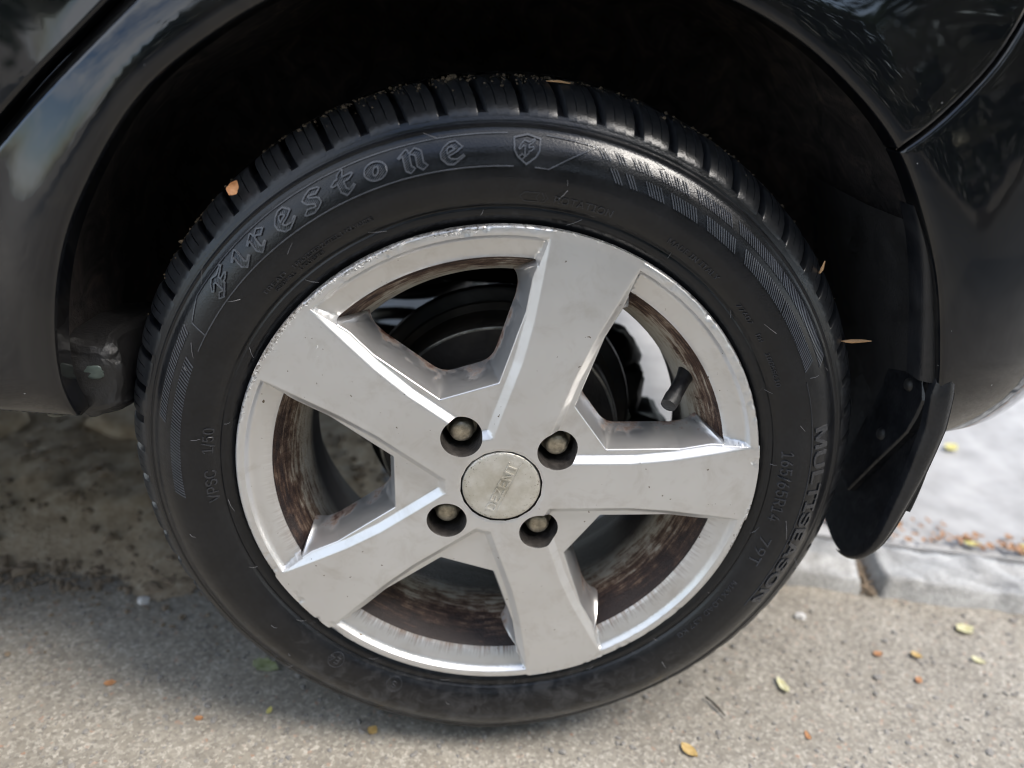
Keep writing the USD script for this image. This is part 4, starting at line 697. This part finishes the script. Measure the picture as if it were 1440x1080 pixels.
part(wheel, 'barrel', orient(revolve([(.1712, .0116), (.1690, .0150), (.1655, .0200), (.1600, .0290), (.1555, .0390), (.1525, .0480), (.1510, .0530), (.1508, .0560), (.1510, .0900), (.1530, .1020), (.1600, .1120), (.1640, .1220), (.1645, .1380), (.1690, .1450), (.1740, .1500)], 300), (0, .08, HUB)), 'shaded_brake_dust', True)
part(wheel, 'outer_flange', orient(revolve([(.1950, .0020), (.1953, .0040), (.1945, .0065), (.1915, .0085), (.186, .013)], 300), (0, -.3, HUB + .0)), 'silver_lacquer', True)
for poly, a in zip(pks, PK):
    ring = np.array(poly.exterior.segmentize(.0009).coords)[:-1]; ce = np.array(poly.centroid.coords[0]); y0 = face_y(ring[:, 0], ring[:, 1]); loops = []
    for s_, dy in [(1, 0), (.985, .0003), (.965, .0012), (.95, .006)]: q = ce + (ring - ce) * s_; loops.append(np.c_[q[:, 0], y0 + dy, q[:, 1] + HUB])
    for s_, dy in [(.92, .018), (.90, .022), (.02, .022)]: q = ce + (ring - ce) * s_; loops.append(np.c_[q[:, 0], np.full(len(q), dy), q[:, 1] + HUB])
    part(wheel, 'bolt_pocket', orient(T(np.vstack(loops), grid_faces(len(loops), len(ring), True)), (ce[0], -.05, ce[1] + HUB)), 'pocket_dark', 40)
    hx = trimesh.creation.cylinder(.0092, .010, sections=6); hx.apply_transform(trimesh.transformations.rotation_matrix(math.pi / 2, [1, 0, 0])); hx.apply_translation((0, .0155, 0))
    hd = revolve([(.0001, .0042), (.0055, .0046), (.0078, .0058), (.0090, .0080), (.0093, .0125)], 36); hd.vertices -= [0, 0, HUB]; hd = orient(hd, (0, -1, 0))
    wsh = revolve([(.0088, .0165), (.0115, .0170), (.0118, .0215)], 30); wsh.vertices -= [0, 0, HUB]; wsh = orient(wsh, (0, -1, 0))
    m = cat([hx, hd, wsh]); m.apply_translation((ce[0], 0, ce[1] + HUB)); part(wheel, 'wheel_bolt', m, 'bolt_steel', 35)
part(wheel, 'cap_groove', orient(revolve([(.0303, -.0032), (.0300, .0), (.0290, .0)], 120), (0, -1, HUB)), 'groove_black', True)
cap = part(wheel, 'centre_cap', orient(revolve([(.0001, -.0062), (.010, -.0061), (.020, -.0058), (.0262, -.0053), (.0284, -.0047), (.0293, -.0038), (.0295, -.001)], 120), (0, -1, HUB)), 'cap_metal', True)
m = meshkit.text_mesh('DEZENT', .0072, .0009); u, w_, z_ = m.vertices.T; u = (u / u.max() - .5) * .044
def on_cap(u, w, h): 
    a = math.radians(90 - 19.5); ca, sa = math.cos(a), math.sin(a); x = u * ca - w * sa; z = u * sa + w * ca; return np.c_[x, -.0062 + (np.hypot(x, z) / .0262) ** 2 * .0009 - h, z + HUB]
mm = T(on_cap(u, w_ - .0035, z_), m.faces); mm.fix_normals(); part(wheel, 'cap_lettering', mm, 'cap_metal', 20)
lb = trimesh.creation.box((.050, .0007, .0006)).subdivide().subdivide().subdivide(); lb = T(on_cap(lb.vertices[:, 0], lb.vertices[:, 1] - .0055, lb.vertices[:, 2] + .0001), lb.faces); lb.fix_normals(); part(wheel, 'cap_line', lb, 'cap_metal', 20)
vs = part(wheel, 'valve_stem', tube(smoothcurve([W(.162, 57.4, .036), W(.1555, 57.8, .0285), W(.1480, 58.3, .020), W(.1410, 58.8, .012)], 14), np.r_[np.linspace(.0078, .0060, 5), np.full(9, .0058)], 20), 'black_plastic', True)
part(vs, 'valve_cap', tube([W(.1435, 58.6, .0148), W(.1430, 58.65, .0143), W(.1390, 58.95, .0098), W(.1365, 59.1, .0069), W(.1361, 59.15, .0064)], [.0058, .0063, .0061, .0058, .0044], 20), 'dusty_plastic', 30)
def cast_mark(txt, ph0, y0, hgt):
    m = meshkit.text_mesh(txt, hgt, .0006); u, w, z = m.vertices.T; yv = y0 + w; Rv = np.interp(yv, [.0150, .0200, .0290, .0390, .0480], [.1690, .1655, .1600, .1555, .1525]); mm = T(W(Rv - z + .0001, ph0 + np.degrees(u / .16), yv), m.faces); mm.fix_normals(); part(wheel, 'cast_mark', mm, 'shaded_brake_dust', 20)
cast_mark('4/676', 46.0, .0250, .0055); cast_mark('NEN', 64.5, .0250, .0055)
# right rear tyre, across the car
far_prof = np.array([(.18, .0), (.22, -.006), (.258, .006), (.278, .03), (.282, .07), (.278, .13), (.258, .16), (.19, .165)]); ft = revolve(far_prof, 80); ft.vertices += [0, 1.37, 0]; ft.vertices = np.maximum(ft.vertices, [-9, -9, .001]); ft = orient(ft, (0, 1.45, HUB)); ft.invert()
part(car, 'tyre', ft, 'tread_rubber', True, label='black tyre of the far rear wheel, across under the car')

# ------------------------------------------------------------------ scraps lying on the tyre and flap
me = leaf_mesh(.011, .007, .4, 3); me.apply_transform(trimesh.transformations.euler_matrix(1.2, .1, math.radians(10)) @ trimesh.transformations.euler_matrix(0, 0, 1.2)); p = W(.2735, -43.5, .0195)
t = thing('dry_leaf', 'crumpled orange leaf scrap stuck on the upper left tread of the tyre', 'leaf', p + [-.001, -.0028, .002]); part(t, 'blade', me, 'leaf_rust', True)
p = W(.2755, 63.5, .028); t = thing('dry_seed', 'slim tan dry seed wing sticking out of the right side of the tread', 'seed', p); part(t, 'wing', tube(np.array([[-.004, -.001, -.001], [.004, -.002, 0], [.011, -.003, .0012], [.018, -.004, .002]]), [.0004, .0016, .0013, .0003], 6), 'straw', True)
p = W(.2760, 50.5, .028); t = thing('dry_seed', 'small yellow-brown needle lying on the upper right tread', 'seed', p); part(t, 'wing', tube(np.array([[0, -.001, -.005], [.0005, -.003, 0], [.001, -.003, .006]]), [.0004, .0012, .0004], 6), 'straw', True)
p = np.array([.312, .012, HUB + .116]); t = thing('dry_needle', 'thin orange needle lying on the top of the mud flap', 'needle', p); part(t, 'blade', tube(np.array([[-.005, 0, .005], [0, -.003, .001], [.006, -.006, -.003]]), [.0003, .0008, .0003], 6), 'leaf_rust', True)
p = W(.2795, 3, .044); t = thing('dry_twig', 'short brown straw lying across the top of the tread', 'twig', p + [0, -.001, .0015]); part(t, 'stem', tube(np.array([[-.008, -.002, 0], [0, -.003, .0006], [.008, -.001, 0]]), [.0004, .0009, .0005], 6), 'straw', True)

# ------------------------------------------------------------------ trees across the road, mirrored in the lacquer
def tree(x, y, h, rad, seed, label):
    r = np.random.default_rng(seed); t = thing('street_tree', label, 'tree', (x, y, 0)); limbs = [tube(smoothcurve([(0, 0, 0), (r.normal(0, .06), r.normal(0, .06), h * .25), (r.normal(0, .15), r.normal(0, .15), h * .55), (r.normal(0, .2), r.normal(0, .2), h * .85)], 14), np.linspace(.16, .03, 14), 10)]
    tips = []
    for k in range(14):
        a, z0 = r.uniform(0, 6.28), h * r.uniform(.22, .6); e = np.array([math.cos(a) * rad * r.uniform(.5, .9), math.sin(a) * rad * r.uniform(.5, .9), z0 + h * r.uniform(.08, .28)]); limbs.append(tube(smoothcurve([(0, 0, z0), e * [.5, .5, 1] - [0, 0, .15], e], 8), np.linspace(.05, .012, 8), 6)); tips.append(e)
    part(t, 'trunk', cat(limbs), 'tree_bark', True); tips = np.array(tips + [(r.normal(0, rad * .4), r.normal(0, rad * .4), h * r.uniform(.6, .97)) for _ in range(16)])
    n = 15000; c = tips[r.integers(0, len(tips), n)] + r.normal(0, rad * .19, (n, 3)); a = r.normal(0, 1, (n, 3)); a /= np.linalg.norm(a, axis=1, keepdims=True); b = np.cross(a, r.normal(0, 1, (n, 3))); b /= np.linalg.norm(b, axis=1, keepdims=True); s = r.uniform(.05, .11, (n, 1))
    v = np.stack([c - a * s, c + b * s * .55, c + a * s, c - b * s * .55], 1).reshape(-1, 3); k = np.arange(n) * 4; part(t, 'crown', T(v, np.vstack([np.stack([k, k + 1, k + 2], 1), np.stack([k, k + 2, k + 3], 1)])), 'foliage', False)
tree(-1.9, -6.2, 5.6, 2.0, 1, 'leafy tree across the road, mirrored darkly in the rear door')
tree(1.5, -5.4, 5.2, 1.9, 2, 'leafy tree straight behind the photographer, mirrored over the wheel arch')
tree(6.3, -2.3, 5.0, 1.9, 4, 'leafy tree far to the right beside the road, mirrored beside the bumper seam')
tree(4.6, -4.4, 5.6, 2.1, 3, 'leafy tree behind to the right, mirrored in the bumper corner')

def hedge(x0, x1, y, h, seed, label):
    r = np.random.default_rng(seed); t = thing('hedge', label, 'hedge', ((x0 + x1) / 2, y, 0)); n = 26000; L = (x1 - x0) / 2
    c = np.c_[r.uniform(-L, L, n), r.normal(0, .28, n), h * r.beta(1.3, 1.1, n)]; c[:, 2] *= 0.78 + 0.4 * fbm(np.c_[c[:, :1], 0 * c[:, :2]], 1.1, 3, 2)
    a = r.normal(0, 1, (n, 3)); a /= np.linalg.norm(a, axis=1, keepdims=True); b = np.cross(a, r.normal(0, 1, (n, 3))); b /= np.linalg.norm(b, axis=1, keepdims=True); s_ = r.uniform(.05, .10, (n, 1))
    v = np.stack([c - a * s_, c + b * s_ * .6, c + a * s_, c - b * s_ * .6], 1).reshape(-1, 3); k = np.arange(n) * 4
    part(t, 'foliage', T(v, np.vstack([np.stack([k, k + 1, k + 2], 1), np.stack([k, k + 2, k + 3], 1)])), 'foliage', False)
    st = [tube([(x, 0, 0), (x + r.normal(0, .1), 0, h * .4), (x + r.normal(0, .2), 0, h * .8)], [.03, .02, .008], 6) for x in np.arange(-L, L, .7)]
    part(t, 'stems', cat(st), 'tree_bark', True, kind='stuff')
hedge(-4.5, 9.0, -7.2, 2.3, 8, 'long dark hedge across the road behind the photographer, mirrored low in the lacquer')
